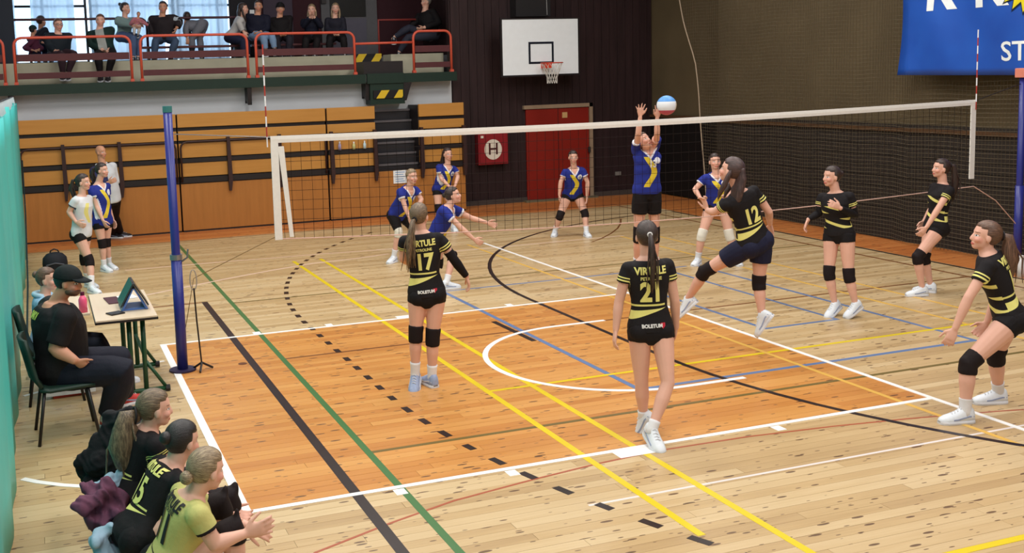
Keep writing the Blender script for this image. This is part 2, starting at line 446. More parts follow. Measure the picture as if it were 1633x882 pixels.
# ------------------------------------------------------------------ folded bleachers
M_pan = wood('bleacher_veneer', (172, 116, 48), (198, 144, 74), 0, .42, .35, 1.)
M_pan2 = wood('bleacher_veneer_dark', (150, 96, 44), (186, 124, 60), 2, .45, .35, .8)
M_blk = flat('black_steel', (30, 24, 26), .45, .4, .1); M_brn = flat('dark_brown_steel', (52, 30, 30), .45, .4, .1)
def unit(x0, x1, label, rows_, low=True, sup=()):
    t = thing('bleacher', ((x0+x1)/2, 13.9, 0), label, 'bleachers', 'folded wooden bleachers under the balcony')
    for a, b_ in rows_['body']:
        G().box(a, b_, 13.70, 14.28, .02, 2.2).build('core', M_blk, t)
    for a, b_, z0, z1, m_ in rows_['panels']:
        G().box(a, b_, 13.65, 13.71, z0, z1).build('panel', m_, t, bevel=.006)
    G().box(x0+.01, x1-.01, 13.655, 13.70, .0, .03).build('skirting', M_blk, t)
    for a, b_, z0, z1 in rows_['bands']:
        G().box(a, b_, 13.63, 13.70, z0, z1).build('rail_band', M_blk, t)
    for sx in sup:
        G().poly([(sx-.03, 13.56, 1.76), (sx+.03, 13.56, 1.76), (sx+.05, 13.56, .95), (sx+.02, 13.56, .74), (sx-.02, 13.56, .74), (sx-.03, 13.56, .95)], (0, 1, 0), .09).build('support_arm', M_brn, t)
    return t
def rows_for(a, b_): return [(a, b_, 1.97, 2.22, M_pan), (a, b_, 1.725, 1.90, M_pan), (a, b_, 1.40, 1.665, M_pan), (a, b_, 1.045, 1.30, M_pan)]
def bands_for(a, b_): return [(a, b_, 1.31, 1.385), (a, b_, .925, 1.03)]
def hoop(t, a, b_, z0=.95, z1=1.70):
    r = .12; pts = [(a, 13.6, z0), (a, 13.6, z1-r)]+[(a+r-r*math.cos(q), 13.6, z1-r+r*math.sin(q)) for q in (.5, 1.0)]+[(a+r, 13.6, z1), (b_-r, 13.6, z1)]+[(b_-r+r*math.sin(q), 13.6, z1-r+r*math.cos(q)) for q in (.5, 1.0)]+[(b_, 13.6, z1-r), (b_, 13.6, z0)]
    G().tube(pts, .018, 8).build('folded_handrail', M_brn, t, smooth=True)
u1 = unit(-1.45, 1.35, 'folded bleacher unit farthest left, beside the turquoise curtain', dict(body=[(-1.45, 1.35)], panels=rows_for(-1.45, 1.345)+[(-1.45, 1.345, .03, .91, M_pan2)], bands=bands_for(-1.45, 1.345)), sup=(-.68, .30))
hoop(u1, -1.4, 1.31)
u2 = unit(1.37, 4.21, 'folded bleacher unit behind the left end of the net', dict(body=[(1.37, 4.21)], panels=rows_for(1.375, 4.21)+[(1.375, 4.21, .03, .91, M_pan2)], bands=bands_for(1.375, 4.21)), sup=(2.29, 3.27))
hoop(u2, 1.40, 4.18)
u3 = unit(4.24, 7.12, 'folded bleacher unit with the dark stair gap, beside the dark wall', dict(body=[(4.24, 5.22), (6.14, 7.12)], panels=rows_for(4.245, 5.22)+rows_for(6.15, 7.12)+[(4.245, 7.12, .03, .91, M_pan2)], bands=bands_for(4.245, 5.22)+bands_for(6.15, 7.12)), sup=(4.30, 5.19, 6.17, 7.09))
G().box(5.22, 6.14, 13.70, 14.28, .02, .95).build('core', M_blk, u3)
M_step = flat('charcoal_step', (38, 36, 40), .6); M_nos = flat('grey_nosing', (92, 88, 92), .5)
for k in range(6):
    z1 = 1.04+k*.215
    G().box(5.225, 6.135, 13.78+k*.08, 14.28, z1-.2, z1).build('step', M_step, u3)
    G().box(5.225, 6.135, 13.76+k*.08, 13.82+k*.08, z1-.03, z1+.012).build('step_nosing', M_nos, u3)
hoop(u3, 4.29, 5.19); hoop(u3, 6.2, 7.08)
def item(name, label, cat, group=None): return label
nt_ = G().box(5.56, 5.84, 13.635, 13.648, .655, .915).build('notice_sheet', flat('paper', (235, 238, 240), .8), label='white printed notice sheet taped on the lower bleacher panel', cat='notice')
for i in range(5):
    G().box(5.60, 5.80-.03*(i % 2), 13.6335, 13.636, .87-i*.045, .885-i*.045).build('printed_line', flat('print_blue', (120, 160, 205), .8), nt_)
for bx, bh, cc in ((4.46, .17, (170, 160, 200)), (4.75, .15, (200, 200, 140)), (4.97, .16, (190, 215, 225))):
    g_ = G().tube([(bx, 13.59, 1.39), (bx, 13.59, 1.39+bh*.6), (bx, 13.59, 1.39+bh*.78), (bx, 13.59, 1.39+bh*.8)], [.03, .03, .014, .013], 10)
    o = g_.build('bottle', flat('bottle_%d' % cc[0], cc, .2, .5), smooth=True, label={170: 'violet bottle on the bleacher ledge, leftmost of three', 200: 'yellowish bottle on the bleacher ledge, middle of three', 190: 'pale blue bottle on the bleacher ledge, rightmost of three'}[cc[0]], cat='bottle', group='bottles on the bleacher ledge')
    G().tube([(bx, 13.59, 1.39+bh*.8), (bx, 13.59, 1.39+bh)], .016, 10).build('cap', flat('cap_white', (235, 235, 235), .4), o)
# ------------------------------------------------------------------ balcony
M_green = flat('dark_green_paint', (26, 46, 38), .5, .3); M_cream = flat('cream_paint', (188, 184, 162), .7, .2, .12, 5)
M_mar = flat('maroon_board', (84, 42, 46), .5, .3, .15); M_red = flat('coral_red_paint', (206, 84, 62), .4, .45, .08)
M_mtube = flat('maroon_tube', (70, 34, 44), .45, .4)
G().box(-6, 7.11, 14.0, 17.0, 2.69, 2.84).build('slab_balcony', flat('balcony_concrete', (110, 110, 110), .8), kind='structure')
G().box(-6, 5.16, 13.97, 14.06, 2.665, 2.85).build('trim_2', M_green, kind='structure')
G().box(5.95, 7.12, 13.97, 14.06, 2.665, 2.85).build('trim_3', M_green, kind='structure')
rs = G().box(-6, 5.24, 14.72, 15.25, 2.84, 3.25).build('balcony_tier', M_cream, kind='structure')
G().box(5.95, 7.12, 14.72, 15.25, 2.84, 3.25).build('balcony_tier', M_cream, kind='structure')
G().box(-6, 7.46, 15.25, 17.0, 2.84, 3.22).build('balcony_upper_deck', flat('grey_deck', (96, 96, 100), .8), kind='structure')
for bx in (-1.5, 2.82, 5.2):
    G().poly([(bx-.04, 14.0, 2.67), (bx-.04, 14.3, 2.67), (bx-.04, 14.3, 2.36), (bx-.04, 14.2, 2.42), (bx-.04, 14.02, 2.33)], (1, 0, 0), .08).build('balcony_bracket', M_blk, kind='structure')
def rail(x0, x1, label, boards=True, y=14.08, z0=2.85, z1=3.69, mat=M_red, group='coral red balcony railings'):
    t = thing('railing', ((x0+x1)/2, y, z0), label, 'railing', group); r = .14
    pts = [(x0, y, z0), (x0, y, z1-r)]+[(x0+r-r*math.cos(q), y, z1-r+r*math.sin(q)) for q in (.4, .8, 1.2)]+[(x0+r, y, z1), (x1-r, y, z1)]+[(x1-r+r*math.sin(q), y, z1-r+r*math.cos(q)) for q in (.4, .8, 1.2)]+[(x1, y, z1-r), (x1, y, z0)]
    G().tube(pts, .026, 10).build('handrail', mat, t, smooth=True)
    if boards:
        for a, b_ in ((3.265, 3.395), (2.95, 3.06)):
            G().box(x0+.03, x1-.03, y-.012, y+.02, a, b_).build('board', M_mar, t, bevel=.004)
    for q in (x0, x1): G().box(q-.035, q+.035, y-.04, y+.04, z0-.01, z0+.05).build('foot_plate', mat, t)
    return t
rail(-3.4, -1.56, 'coral red railing cut off by the left edge, beside the dark column')
rail(-1.38, .65, 'coral red railing with maroon boards, in front of the two seated men')
rail(.83, 2.83, 'coral red railing with maroon boards below the bent-over person')
rail(3.0, 4.98, 'coral red railing with maroon boards, in front of the two fair-haired spectators')
rail(6.23, 7.05, 'short coral red railing at the balcony end next to the dark wall')
t = thing('gate_bar', (5.6, 14.08, 3.43), 'single coral red bar between two railings above the stairs', 'railing')
G().tube([(5.0, 14.08, 3.46), (6.21, 14.08, 3.47)], .024, 10).build('bar', M_red, t, smooth=True)
rail(-1.6, 1.15, 'dark maroon hoop rail behind the seated men at the window', False, 15.9, 3.22, 4.12, M_mtube, 'maroon window rails')
rail(1.3, 3.7, 'dark maroon hoop rail behind the bent-over person at the window', False, 15.9, 3.22, 4.12, M_mtube, 'maroon window rails')
t = thing('post_rail', (6.05, 15.6, 3.22), 'dull red rail with upright post behind the stairs', 'railing')
G().tube([(5.95, 15.5, 3.22), (5.95, 15.5, 4.0), (6.8, 15.5, 4.0)], .025, 8).build('handrail', flat('dull_red', (130, 52, 48), .5), t, smooth=True)
# stairs with hazard edges
M_hz = NB('hazard_paint', .5); x, y, z = M_hz.xyz(M_hz.pos())
M_hz.base(M_hz.mix(((x-z*.7)*17.).sin().gt(.1), s2l((24, 22, 26)), s2l((214, 180, 44)))); M_hz = M_hz.m
st = thing('stairs', (5.6, 14.2, 2.2), 'black steel stairs with yellow and black hazard edges through the balcony', 'stairs')
G().box(5.14, 5.97, 14.02, 14.7, 2.84, 3.10).build('step', M_blk, st); G().box(5.14, 5.74, 14.70, 14.74, 3.08, 3.27).build('hazard_edge', M_hz, st)
G().box(5.24, 5.97, 13.96, 14.29, 2.24, 2.66).build('step', M_green, st); G().box(5.30, 5.92, 13.93, 13.96, 2.36, 2.52).build('hazard_edge', M_hz, st)
G().box(5.18, 5.95, 13.93, 14.0, 2.66, 2.86).build('landing_edge', M_green, st)
G().poly([(5.95, 13.95, 2.66), (6.12, 13.95, 2.66), (6.0, 13.95, 2.3), (5.95, 13.95, 2.3)], (0, 1, 0), .3).build('stringer', M_blk, st)
# balcony back wall: windows left, dark wall and doors right
YW = 16.9
M_sash = flat('dark_window_frame', (24, 32, 44), .5)
M_glass = NB('window_glass', .05); M_glass.base((.9, .95, 1)); M_glass.b.inputs['Transmission Weight'].default_value = 1; M_glass.b.inputs['IOR'].default_value = 1.05; M_glass = M_glass.m
def cloth_tr(name, rgb):
    b = NB(name, .9, .1); c = s2l(rgb); x, y, z = b.xyz(b.pos()); n = b.noise(b.scaled(b.pos(), (7, 7, .3)), 1.6, 3)
    b.base(b.mix(n, tuple(v*.6 for v in c), c))
    tr = b.node('ShaderNodeBsdfTranslucent'); tr.inputs[0].default_value = (*c, 1); mx = b.node('ShaderNodeMixShader'); mx.inputs[0].default_value = .75
    tp = b.node('ShaderNodeBsdfTransparent'); m2 = b.node('ShaderNodeMixShader'); m2.inputs[0].default_value = .28
    out = b.nt.nodes['Material Output']; b.nt.links.new(b.b.outputs[0], mx.inputs[1]); b.nt.links.new(tr.outputs[0], mx.inputs[2])
    b.nt.links.new(mx.outputs[0], m2.inputs[1]); b.nt.links.new(tp.outputs[0], m2.inputs[2]); b.nt.links.new(m2.outputs[0], out.inputs[0]); return b.m
M_cur = cloth_tr('sheer_curtain', (214, 228, 240))
G().box(-6.1, 7.6, YW, YW+.2, 0, 3.26).box(-6.1, 7.6, YW, YW+.2, 6.4, 7.6).box(3.62, 7.6, YW, YW+.2, 3.26, 6.4).build('wall_window_side', flat('maroon_wall', (56, 26, 34), .8), kind='structure')
for i, (a, b_) in enumerate(((-6, -1.75), (-1.7, .05), (.1, 1.85), (1.9, 3.6))):
    wn = thing('window_%d' % (i+1), ((a+b_)/2, YW, 3.26), 'tall daylit window behind the balcony', 'window', kind='structure')
    wn.pop('category', None) if 'category' in wn.keys() else None
    g_ = G().box(a, a+.05, YW-.02, YW+.08, 3.26, 6.4).box(b_-.05, b_, YW-.02, YW+.08, 3.26, 6.4).box(a, b_, YW-.02, YW+.08, 3.26, 3.31)
    g_.box(a, b_, YW-.02, YW+.08, 6.34, 6.4); g_.build('window_frame', M_sash, wn)
    G().box((a+b_)/2-.03, (a+b_)/2+.03, YW, YW+.06, 3.3, 6.36).build('mullion', M_sash, wn)
    G().box(a, b_, YW, YW+.05, 4.42, 4.47).build('transom', M_sash, wn)
    G().box(a+.04, b_-.04, YW+.03, YW+.04, 3.3, 6.36).build('pane', M_glass, wn)
def curtain(name, x0, x1, y, z0, z1, mat, amp, wl, label, cat, group=None, axis='x'):
    g_ = G(); n = int(abs(x1-x0)/wl*8); v = []
    for i in range(n+1):
        q = x0+(x1-x0)*i/n; o = amp*math.sin(i*2*math.pi/8)*(.7+.3*math.sin(i*.37))
        for th in (0, .006):
            for z in np.linspace(z0, z1, 5):
                v.append((q, y+o+th, z) if axis == 'x' else (y+o+th, q, z))
    fs = []
    for i in range(n):
        for s_ in (0, 5):
            for k in range(4): a = i*10+s_+k; fs.append((a, a+1, a+11, a+10))
        fs.append((i*10, i*10+5, i*10+15, i*10+10)); fs.append((i*10+4, i*10+9, i*10+19, i*10+14))
    g_.add(v, fs); return g_.build(name, mat, smooth=True, label=label, cat=cat, group=group)
curtain('window_curtain', -2.6, -1.35, YW-.12, 3.3, 6.3, M_cur, .04, .16, 'sheer pale curtain at the left end of the balcony windows', 'curtain', 'sheer window curtains')
curtain('window_curtain', -1.05, -.2, YW-.12, 3.3, 6.3, M_cur, .04, .16, 'sheer pale curtain behind the man with glasses', 'curtain', 'sheer window curtains')
curtain('window_curtain', .1, 1.6, YW-.12, 3.3, 6.3, M_cur, .04, .16, 'sheer pale curtain behind the woman holding a baby', 'curtain', 'sheer window curtains')
curtain('window_curtain', 1.7, 2.95, YW-.12, 3.3, 6.3, M_cur, .04, .16, 'sheer pale curtain behind the bent-over person', 'curtain', 'sheer window curtains')
G().box(-3.6, -1.36, 15.1, 15.3, 2.84, 7.5).build('column_balcony', flat('navy_column', (26, 34, 48), .6), kind='structure')
# building outside the windows (seen as pinkish brick through the glass)
bk = G().box(5.2, 9, 24, 24.4, 0, 9).build('building', flat('pale_brick', (196, 150, 146), .9, .1, .2, 30), label='pale brick building seen through the balcony windows', cat='building')
# wall pieces of the balcony's right half
dr = thing('door_1', (5.5, YW, 3.22), 'grey door with dark glass at the head of the stairs', 'door', kind='structure'); del dr['category']
G().box(5.05, 6.35, YW-.06, YW, 3.24, 5.8).build('door_frame', flat('door_grey', (92, 92, 96), .6), dr)
G().box(5.25, 6.08, YW-.09, YW-.05, 3.28, 4.12).build('door_panel', flat('door_mauve_grey', (88, 86, 100), .6), dr)
G().box(5.25, 6.08, YW-.09, YW-.05, 4.16, 5.7).build('pane', flat('dark_glass', (36, 38, 40), .15, .5), dr)
G().box(3.75, 4.4, YW-.05, YW, 3.3, 5.6).build('trim_4', flat('mauve_panel', (66, 56, 70), .7), kind='structure')
po = thing('poster_board', (3.25, 16.3, 4.2), 'dark notice board with white sheets beside the windows', 'board')
G().box(2.98, 3.62, 16.72, 16.78, 3.3, 5.4).build('panel', flat('board_black', (26, 24, 32), .7), po)
for (x0, x1, z0, z1) in ((3.06, 3.3, 4.55, 4.85), (3.4, 3.55, 4.55, 4.8), (3.42, 3.52, 4.22, 4.32), (3.42, 3.54, 4.05, 4.17), (3.44, 3.56, 3.78, 3.98)):
    G().box(x0, x1, 16.70, 16.715, z0, z1).build('sheet', flat('paper', (235, 238, 240), .8), po)
G().box(5.05, 5.16, 16.78, 16.83, 4.45, 4.55).build('wall_socket', M_blk, label='small black box on the grey door frame', cat='box')

# ------------------------------------------------------------------ back wall fittings
dr = thing('door_2', (9.55, 14.27, 0), 'red double door in the dark wall', 'door', kind='structure'); del dr['category']
M_fr = flat('worn_beige_frame', (150, 128, 106), .6, .3, .15)
G().box(8.74, 10.40, 14.22, 14.30, 2.0, 2.08).box(10.32, 10.40, 14.22, 14.30, 0, 2.08).build('door_frame', M_fr, dr)
G().box(8.80, 10.31, 14.245, 14.29, .02, 1.99).build('door_leaf', flat('brick_red_door', (132, 30, 20), .5, .3, .12, 2), dr, bevel=.004)
G().box(9.555, 9.565, 14.24, 14.25, .02, 1.99).build('door_joint', M_blk, dr)
G().box(9.66, 9.78, 14.23, 14.25, 1.78, 1.9).build('door_plate', flat('plate_beige', (200, 160, 110), .5), dr)
G().tube([(10.29, 14.2, 1.0), (10.29, 14.2, 1.12)], .03, 8).build('door_handle', M_blk, dr)
G().box(8.7, 10.45, 14.1, 14.3, 0, .035).build('door_sill', flat('sill_grey', (108, 100, 78), .7), dr)
hb = thing('hydrant_cabinet', (7.95, 14.2, .87), 'dark red wall cabinet with a white circle and letter H', 'cabinet')
G().box(7.62, 8.30, 14.12, 14.3, .87, 1.53).build('body', flat('hydrant_red', (138, 26, 34), .45, .4), hb, bevel=.008)
G().box(7.65, 8.27, 14.105, 14.12, .90, 1.50).build('door', flat('hydrant_red', (138, 26, 34), .45, .4), hb, bevel=.004)
M_pw = flat('enamel_white', (225, 215, 200), .5)
c = (7.95, 14.10, 1.19)
G().rings([[(c[0]+.20*math.cos(a), q, c[2]+.215*math.sin(a)) for a in np.linspace(0, 2*math.pi, 32, endpoint=False)] for q in (14.106, 14.098)]).build('white_disc', M_pw, hb)
text_on('H', .34, (7.95, 14.096, 1.19), (1, 0, 0), (0, 0, 1), 'letter', flat('letter_dark', (70, 24, 28), .6), hb, bold=.004, lift=.002)
G().box(7.67, 7.73, 14.09, 14.106, 1.44, 1.49).build('seal', M_pw, hb)
# basketball backboard
bb = thing('basketball_backboard', (8.9, 13.7, 2.72), 'white basketball backboard with black square, orange hoop and net', 'backboard')
YB_ = 13.7
M_bbw = flat('backboard_white', (238, 244, 250), .4, .35, .04)
G().box(8.03, 9.775, YB_-.015, YB_+.015, 2.735, 3.875).build('board', M_bbw, bb)
G().box(7.99, 9.815, YB_-.02, YB_+.03, 2.70, 2.735).box(7.99, 9.815, YB_-.02, YB_+.03, 3.875, 3.905).box(7.99, 8.03, YB_-.02, YB_+.03, 2.735, 3.875).box(9.775, 9.815, YB_-.02, YB_+.03, 2.735, 3.875).build('edge_frame', M_blk, bb)
g_ = G(); a, b_, z0, z1, t_ = 8.62, 9.2, 2.955, 3.41, .045
g_.box(a, b_, YB_-.019, YB_-.014, z1-t_, z1).box(a, b_, YB_-.019, YB_-.014, z0, z0+t_).box(a, a+t_, YB_-.019, YB_-.014, z0+t_, z1-t_).box(b_-t_, b_, YB_-.019, YB_-.014, z0+t_, z1-t_)
g_.build('target_square', flat('print_navy', (14, 20, 36), .5), bb)
hc = (8.98, 13.34, 2.965)
hp = G().tube([(hc[0]+.225*math.cos(a), hc[1]+.225*math.sin(a), hc[2]) for a in np.linspace(0, 2*math.pi, 28, endpoint=False)], .011, 8, closed=True).build('hoop', flat('hoop_orange', (208, 70, 50), .4), bb, smooth=True)
G().box(8.9, 9.06, 13.5, 13.69, 2.86, 2.97).build('bracket', flat('hoop_orange', (208, 70, 50), .4), hp)
g_ = G()
for k in range(14):
    for sgn in (1, -1):
        pts = []
        for i in range(8):
            u = i/7; a = 2*math.pi*k/14+sgn*u*1.1; r = .22*(1-u)**.6*.55+.10; r = .22-(.22-.105)*min(1, u*1.4)
            pts.append((hc[0]+r*math.cos(a), hc[1]+r*math.sin(a), hc[2]-.42*u))
        g_.tube(pts, .005, 4)
g_.build('net', flat('net_white', (220, 216, 210), .8), bb)
g_ = G()
for sx in (8.45, 9.35): g_.tube([(sx, YB_+.03, 3.3), (sx, 14.3, 3.35)], .025, 6).tube([(sx, YB_+.03, 3.7), (sx, 14.3, 3.35)], .02, 6)
g_.box(8.35, 9.45, YB_+.02, YB_+.06, 3.25, 3.35).box(8.5, 9.3, 14.0, 14.3, 3.95, 4.6).build('wall_mount', flat('mount_black', (34, 32, 34), .6), bb)
G().box(10.98, 11.12, 14.27, 14.3, .44, .52).build('wall_socket', flat('socket_grey', (120, 116, 112), .5), label='small grey socket low on the dark wall right of the red door', cat='socket')
G().tube([(9.22, 14.0, 3.98), (9.2, 14.0, 4.8)], .008, 6).build('hanging_cord', flat('cord_grey', (150, 150, 150), .6), label='thin grey cord hanging above the backboard', cat='cord')

# ------------------------------------------------------------------ protective net curtain on the right
XN = 11.24
edge = [(12.01, 4.13), (11.72, 3.5), (11.46, 2.87), (11.31, 2.26), (11.23, 1.65), (11.15, .92), (11.08, .07)]
def edge_y(z):
    zs = [e[1] for e in edge][::-1]; ys = [e[0]+.15 for e in edge][::-1]
    if z > 4.13: return ys[-1]+(z-4.13)*.6
    return float(np.interp(z, zs, ys))
wob = lambda y, z: XN+.07*math.sin(y*1.1)+.035*math.sin(y*2.9+1)+(.02*math.sin(y*8+z))
pn = thing('protective_net', (XN, 5, 0), 'brown protective net hanging in front of the right wall', 'net')
g_ = G(); cell = .062; z = .05
while z < 5.0:
    ye = edge_y(z); ys = np.arange(-1.6, ye, .4).tolist()+[ye]
    g_.tube([(wob(q, z), q, z+.012*math.sin(q*5)) for q in ys], .0031, 3); z += cell
q = -1.6
while q < 12.5:
    zs = [z for z in np.linspace(.03, 5.0, 9) if edge_y(z) > q]
    if q > 11.2: zs = [z for z in np.linspace(.03, 5, 40) if edge_y(z) > q]
    if len(zs) > 1: g_.tube([(wob(q, z), q, z) for z in zs], .0031, 3)
    q += cell
g_.build('mesh', flat('net_brown', (94, 83, 67), .85, .1), pn, kind='stuff')
G().tube([(wob(y_, z), y_, z) for y_, z in ((edge_y(q_), q_) for q_ in np.linspace(.03, 5, 24))], .013, 6).build('edge_rope', flat('rope_beige', (172, 152, 130), .8), pn, smooth=True)
# banner
BX = 11.06
bn = thing('banner', (BX, 4.6, 2.5), 'large blue banner with white letters and a yellow sun, upper right', 'banner')
bN = NB('banner_vinyl', .38, .45); n = bN.noise(bN.obj(), 2, 2); bN.base(bN.mix(n, s2l((20, 66, 160)), s2l((34, 92, 190)))); 
g_ = G(); v = []; f_ = []; NY, NZ = 40, 20
ya, yb = 5.96, 1.6
for i in range(NY+1):
    for j in range(NZ+1):
        y_ = ya+(yb-ya)*i/NY; z = 2.52+.05*(1-i/NY)*1.+ (4.6-2.55)*j/NZ
        v.append((BX+.025*math.sin(y_*2.3+z*1.9)+.02*math.sin(y_*5-z*3), y_-(.1*(1-j/NZ) if i == 0 else 0)*-1, z))
for i in range(NY):
    for j in range(NZ): a = i*(NZ+1)+j; f_.append((a, a+1, a+NZ+2, a+NZ+1))
g_.add(v, f_); bme = g_.mesh('sheet', True); bo = put('sheet', bme, bN.m, bn)
md = bo.modifiers.new('s', 'SOLIDIFY'); md.thickness = .004
bbm = bmesh.new(); bbm.from_mesh(bme); BV = BVHTree.FromBMesh(bbm); bbm.free()
M_bw = flat('banner_white', (232, 238, 240), .5)
bt = lambda s_, size, y_, z_, **k: text_on(s_, size, (BX, y_, z_), (0, -1, 0), (0, 0, 1), 'lettering', k.pop('mat', M_bw), bn, bvh=BV, lift=.008, **k)
bt('K', .98, 5.30, 3.80, bold=.03, xs=.8); bt('K', .98, 4.43, 3.79, bold=.03, xs=.8)
bt('STAV', .36, 3.79, 2.85, xs=1.12, bold=.004)
# sun emblem: toothed disc
sc_ = np.array([BX, 3.84, 3.79]); pts = []
for k in range(36):
    r = .44 if k % 2 == 0 else .31; a = 2*math.pi*k/36; pts.append((sc_[1]-r*math.cos(a), sc_[2]+r*math.sin(a)))
def emblem(pts2, name, mat, lift):
    out = []
    for y_, z_ in pts2:
        h = BV.ray_cast(Vector((BX-1, y_, z_)), Vector((1, 0, 0)), 3); out.append((h[0].x-lift if h[0] else BX-lift, y_, z_))
    k = len(out); me = bpy.data.meshes.new(name); cc = (float(np.mean([o[0] for o in out])), sc_[1], sc_[2])
    me.from_pydata(out+[cc], [], [(i, (i+1) % k, k) for i in range(k)]); return put(name, me, mat, bn)
emblem([(sc_[1]+(p[0]-sc_[1])*1.1, sc_[2]+(p[1]-sc_[2])*1.1) for p in pts], 'sun_outline', flat('banner_navy', (20, 36, 60), .5), .012)
emblem(pts, 'sun', flat('banner_yellow', (222, 206, 30), .5), .02)
emblem([(sc_[1]+.2*math.cos(a), sc_[2]+.2*math.sin(a)) for a in np.linspace(0, 6.283, 30, endpoint=False)], 'sun_ring', flat('banner_navy', (20, 36, 60), .5), .028)
emblem([(sc_[1]+.18*math.cos(a), sc_[2]+.18*math.sin(a)) for a in np.linspace(0, 6.283, 30, endpoint=False)], 'sun_face', flat('banner_lime', (200, 205, 30), .5), .034)

# ------------------------------------------------------------------ turquoise curtain on the left
M_tq = NB('turquoise_tarpaulin', .45, .35); xx, yy, zz = M_tq.xyz(M_tq.pos())
n = M_tq.noise(M_tq.scaled(M_tq.pos(), (1, 1.2, .25)), 2, 3); M_tq.base(M_tq.mix(n, s2l((50, 180, 176)), s2l((84, 212, 206)))); M_tq = M_tq.m
tc = thing('divider_curtain', (-1.42, 4, 0), 'turquoise divider curtain with rope-laced top along the left edge', 'curtain')
g_ = G(); v = []; f_ = []; ys = np.arange(-3.5, 12.6, .12); zs = np.linspace(.01, 2.56, 9)
for y_ in ys:
    for z in zs: v.append((-1.415+.03*math.sin(y_*2.1)*(.4+z*.3)+.012*math.sin(y_*7), y_, z+(.03*math.sin(y_*1.3) if z > 2.4 else 0)))
n9 = len(zs)
for i in range(len(ys)-1):
    for j in range(n9-1): a = i*n9+j; f_.append((a, a+1, a+n9+1, a+n9))
g_.add(v, f_); o = g_.build('sheet', M_tq, tc, smooth=True); md = o.modifiers.new('s', 'SOLIDIFY'); md.thickness = .004
G().tube([(-1.42, -3.5, 2.66), (-1.42, 12.7, 2.66)], .008, 6).build('top_cable', M_blk, tc)
g_ = G()
for k in range(110):
    y_ = -2+k*.13; g_.tube([(-1.42, y_, 2.665), (-1.40, y_+.04, 2.52), (-1.42, y_+.1, 2.665)], .004, 4)
g_.build('lacing', flat('lacing_white', (196, 214, 224), .7), tc, kind='stuff')
G().tube([(-1.355, 12.2, 1.6), (-1.34, 10.5, .9), (-1.33, 7.5, .35), (-1.33, 5, .25), (-1.33, 4, .2)], .012, 6).build('hanging_rope', flat('rope_black', (22, 40, 44), .7), tc, smooth=True)

# ------------------------------------------------------------------ volleyball net and posts
YN = 3.747
M_post = flat('blue_enamel', (40, 46, 128), .35, .5, .08); M_stl = flat('steel', (150, 150, 155), .3, .5, .05, metal=.8)
def post(x, label, bottom_h=.0):
    t = thing('net_post', (x, YN, 0), label, 'post', 'blue volleyball net posts')
    G().tube([(x, YN, .0), (x, YN, 2.52)], .042, 16).build('pole', M_post, t, smooth=True)
    G().tube([(x, YN, .0), (x, YN, 1.12)], .052, 16).build('sleeve', M_post, t, smooth=True)
    G().tube([(x, YN, .001), (x, YN, .018)], .13, 20).build('base_plate', flat('plate_dark', (40, 32, 62), .5), t, smooth=False)
    G().tube([(x, YN, 2.52), (x, YN, 2.58)], .045, 14).build('cap', flat('cap_teal', (60, 120, 120), .5), t)
    return t
XL, XR = .095, 10.9
pl = post(XL, 'blue net post standing by the scorer table'); pr_ = post(XR, 'blue net post at the right edge')
G().tube([(XL, YN, 1.1), (XL, YN, 1.15)], .06, 14).build('clamp', M_stl, pl); G().tube([(XL+.05, YN-.02, 1.08), (XL+.1, YN-.05, 1.12), (XL+.11, YN-.05, 1.2)], .01, 6).build('crank', M_stl, pl)
G().box(XR-.07, XR+.07, YN-.07, YN+.07, 2.52, 2.64).build('pulley_head', flat('salmon', (214, 130, 110), .5), pr_, bevel=.01)
nt = thing('volleyball_net', (5.5, YN, 1.2), 'volleyball net with white top tape across the court', 'net')
xa, xb = 1.07, 10.12
def ztop(x): u = (x-xa)/(xb-xa); return 2.245-.035*math.sin(math.pi*u)+.02*u
def zbot(x): u = (x-xa)/(xb-xa); return 1.22-.12*math.sin(math.pi*min(1, u*1.0))-.06*u
M_tape = flat('tape_white', (232, 230, 226), .7, .2, .06, 30)
xsn = np.linspace(xa, xb, 40)
g_ = G(); g_.rings([[(x, YN-.006, ztop(x)-.068), (x, YN-.009, ztop(x)-.034), (x, YN-.006, ztop(x)), (x, YN+.006, ztop(x)), (x, YN+.009, ztop(x)-.034), (x, YN+.006, ztop(x)-.068)] for x in xsn]); g_.build('top_tape', M_tape, nt)
for x0 in (xa, xb-.08):
    zb = 1.21 if x0 == xa else 1.26
    G().box(x0, x0+.075, YN-.008, YN+.008, zb, ztop(x0)-.02).build('side_band', M_tape, nt)
G().poly([(xa+.07, YN-.01, 2.14), (xa+.13, YN-.01, 2.14), (xa+.19, YN-.01, 1.23), (xa+.15, YN-.01, 1.23)], (0, 1, 0), .01).build('lacing_band', M_tape, nt)
g_ = G(); x = xa+.1
while x < xb: g_.tube([(x, YN, ztop(x)-.065), (x+.01*math.sin(x*9), YN, (ztop(x)+zbot(x))/2), (x, YN, zbot(x))], .0024, 3); x += .1
for k in range(1, 11):
    u = k/10; g_.tube([(x, YN, ztop(x)-.065-u*(ztop(x)-.065-zbot(x))) for x in xsn], .0024, 3)
g_.build('mesh', flat('net_black', (34, 26, 24), .8, .1), nt, kind='stuff')
G().tube([(x, YN, zbot(x)) for x in xsn], .006, 5).build('bottom_cord', flat('cord_pale', (206, 170, 158), .7), nt)
G().tube([(XL+.05, YN, 2.31), (xa, YN, ztop(xa)-.01)], .005, 6).build('top_cable', M_stl, nt); G().tube([(xb, YN, ztop(xb)-.01), (XR, YN, 2.45)], .005, 6).build('top_cable', M_blk, nt)
G().tube([(xb, YN, zbot(xb)), (10.5, YN, .95), (XR, YN, .58)], .007, 6).build('tension_rope', flat('cord_pale', (206, 170, 158), .7), nt)
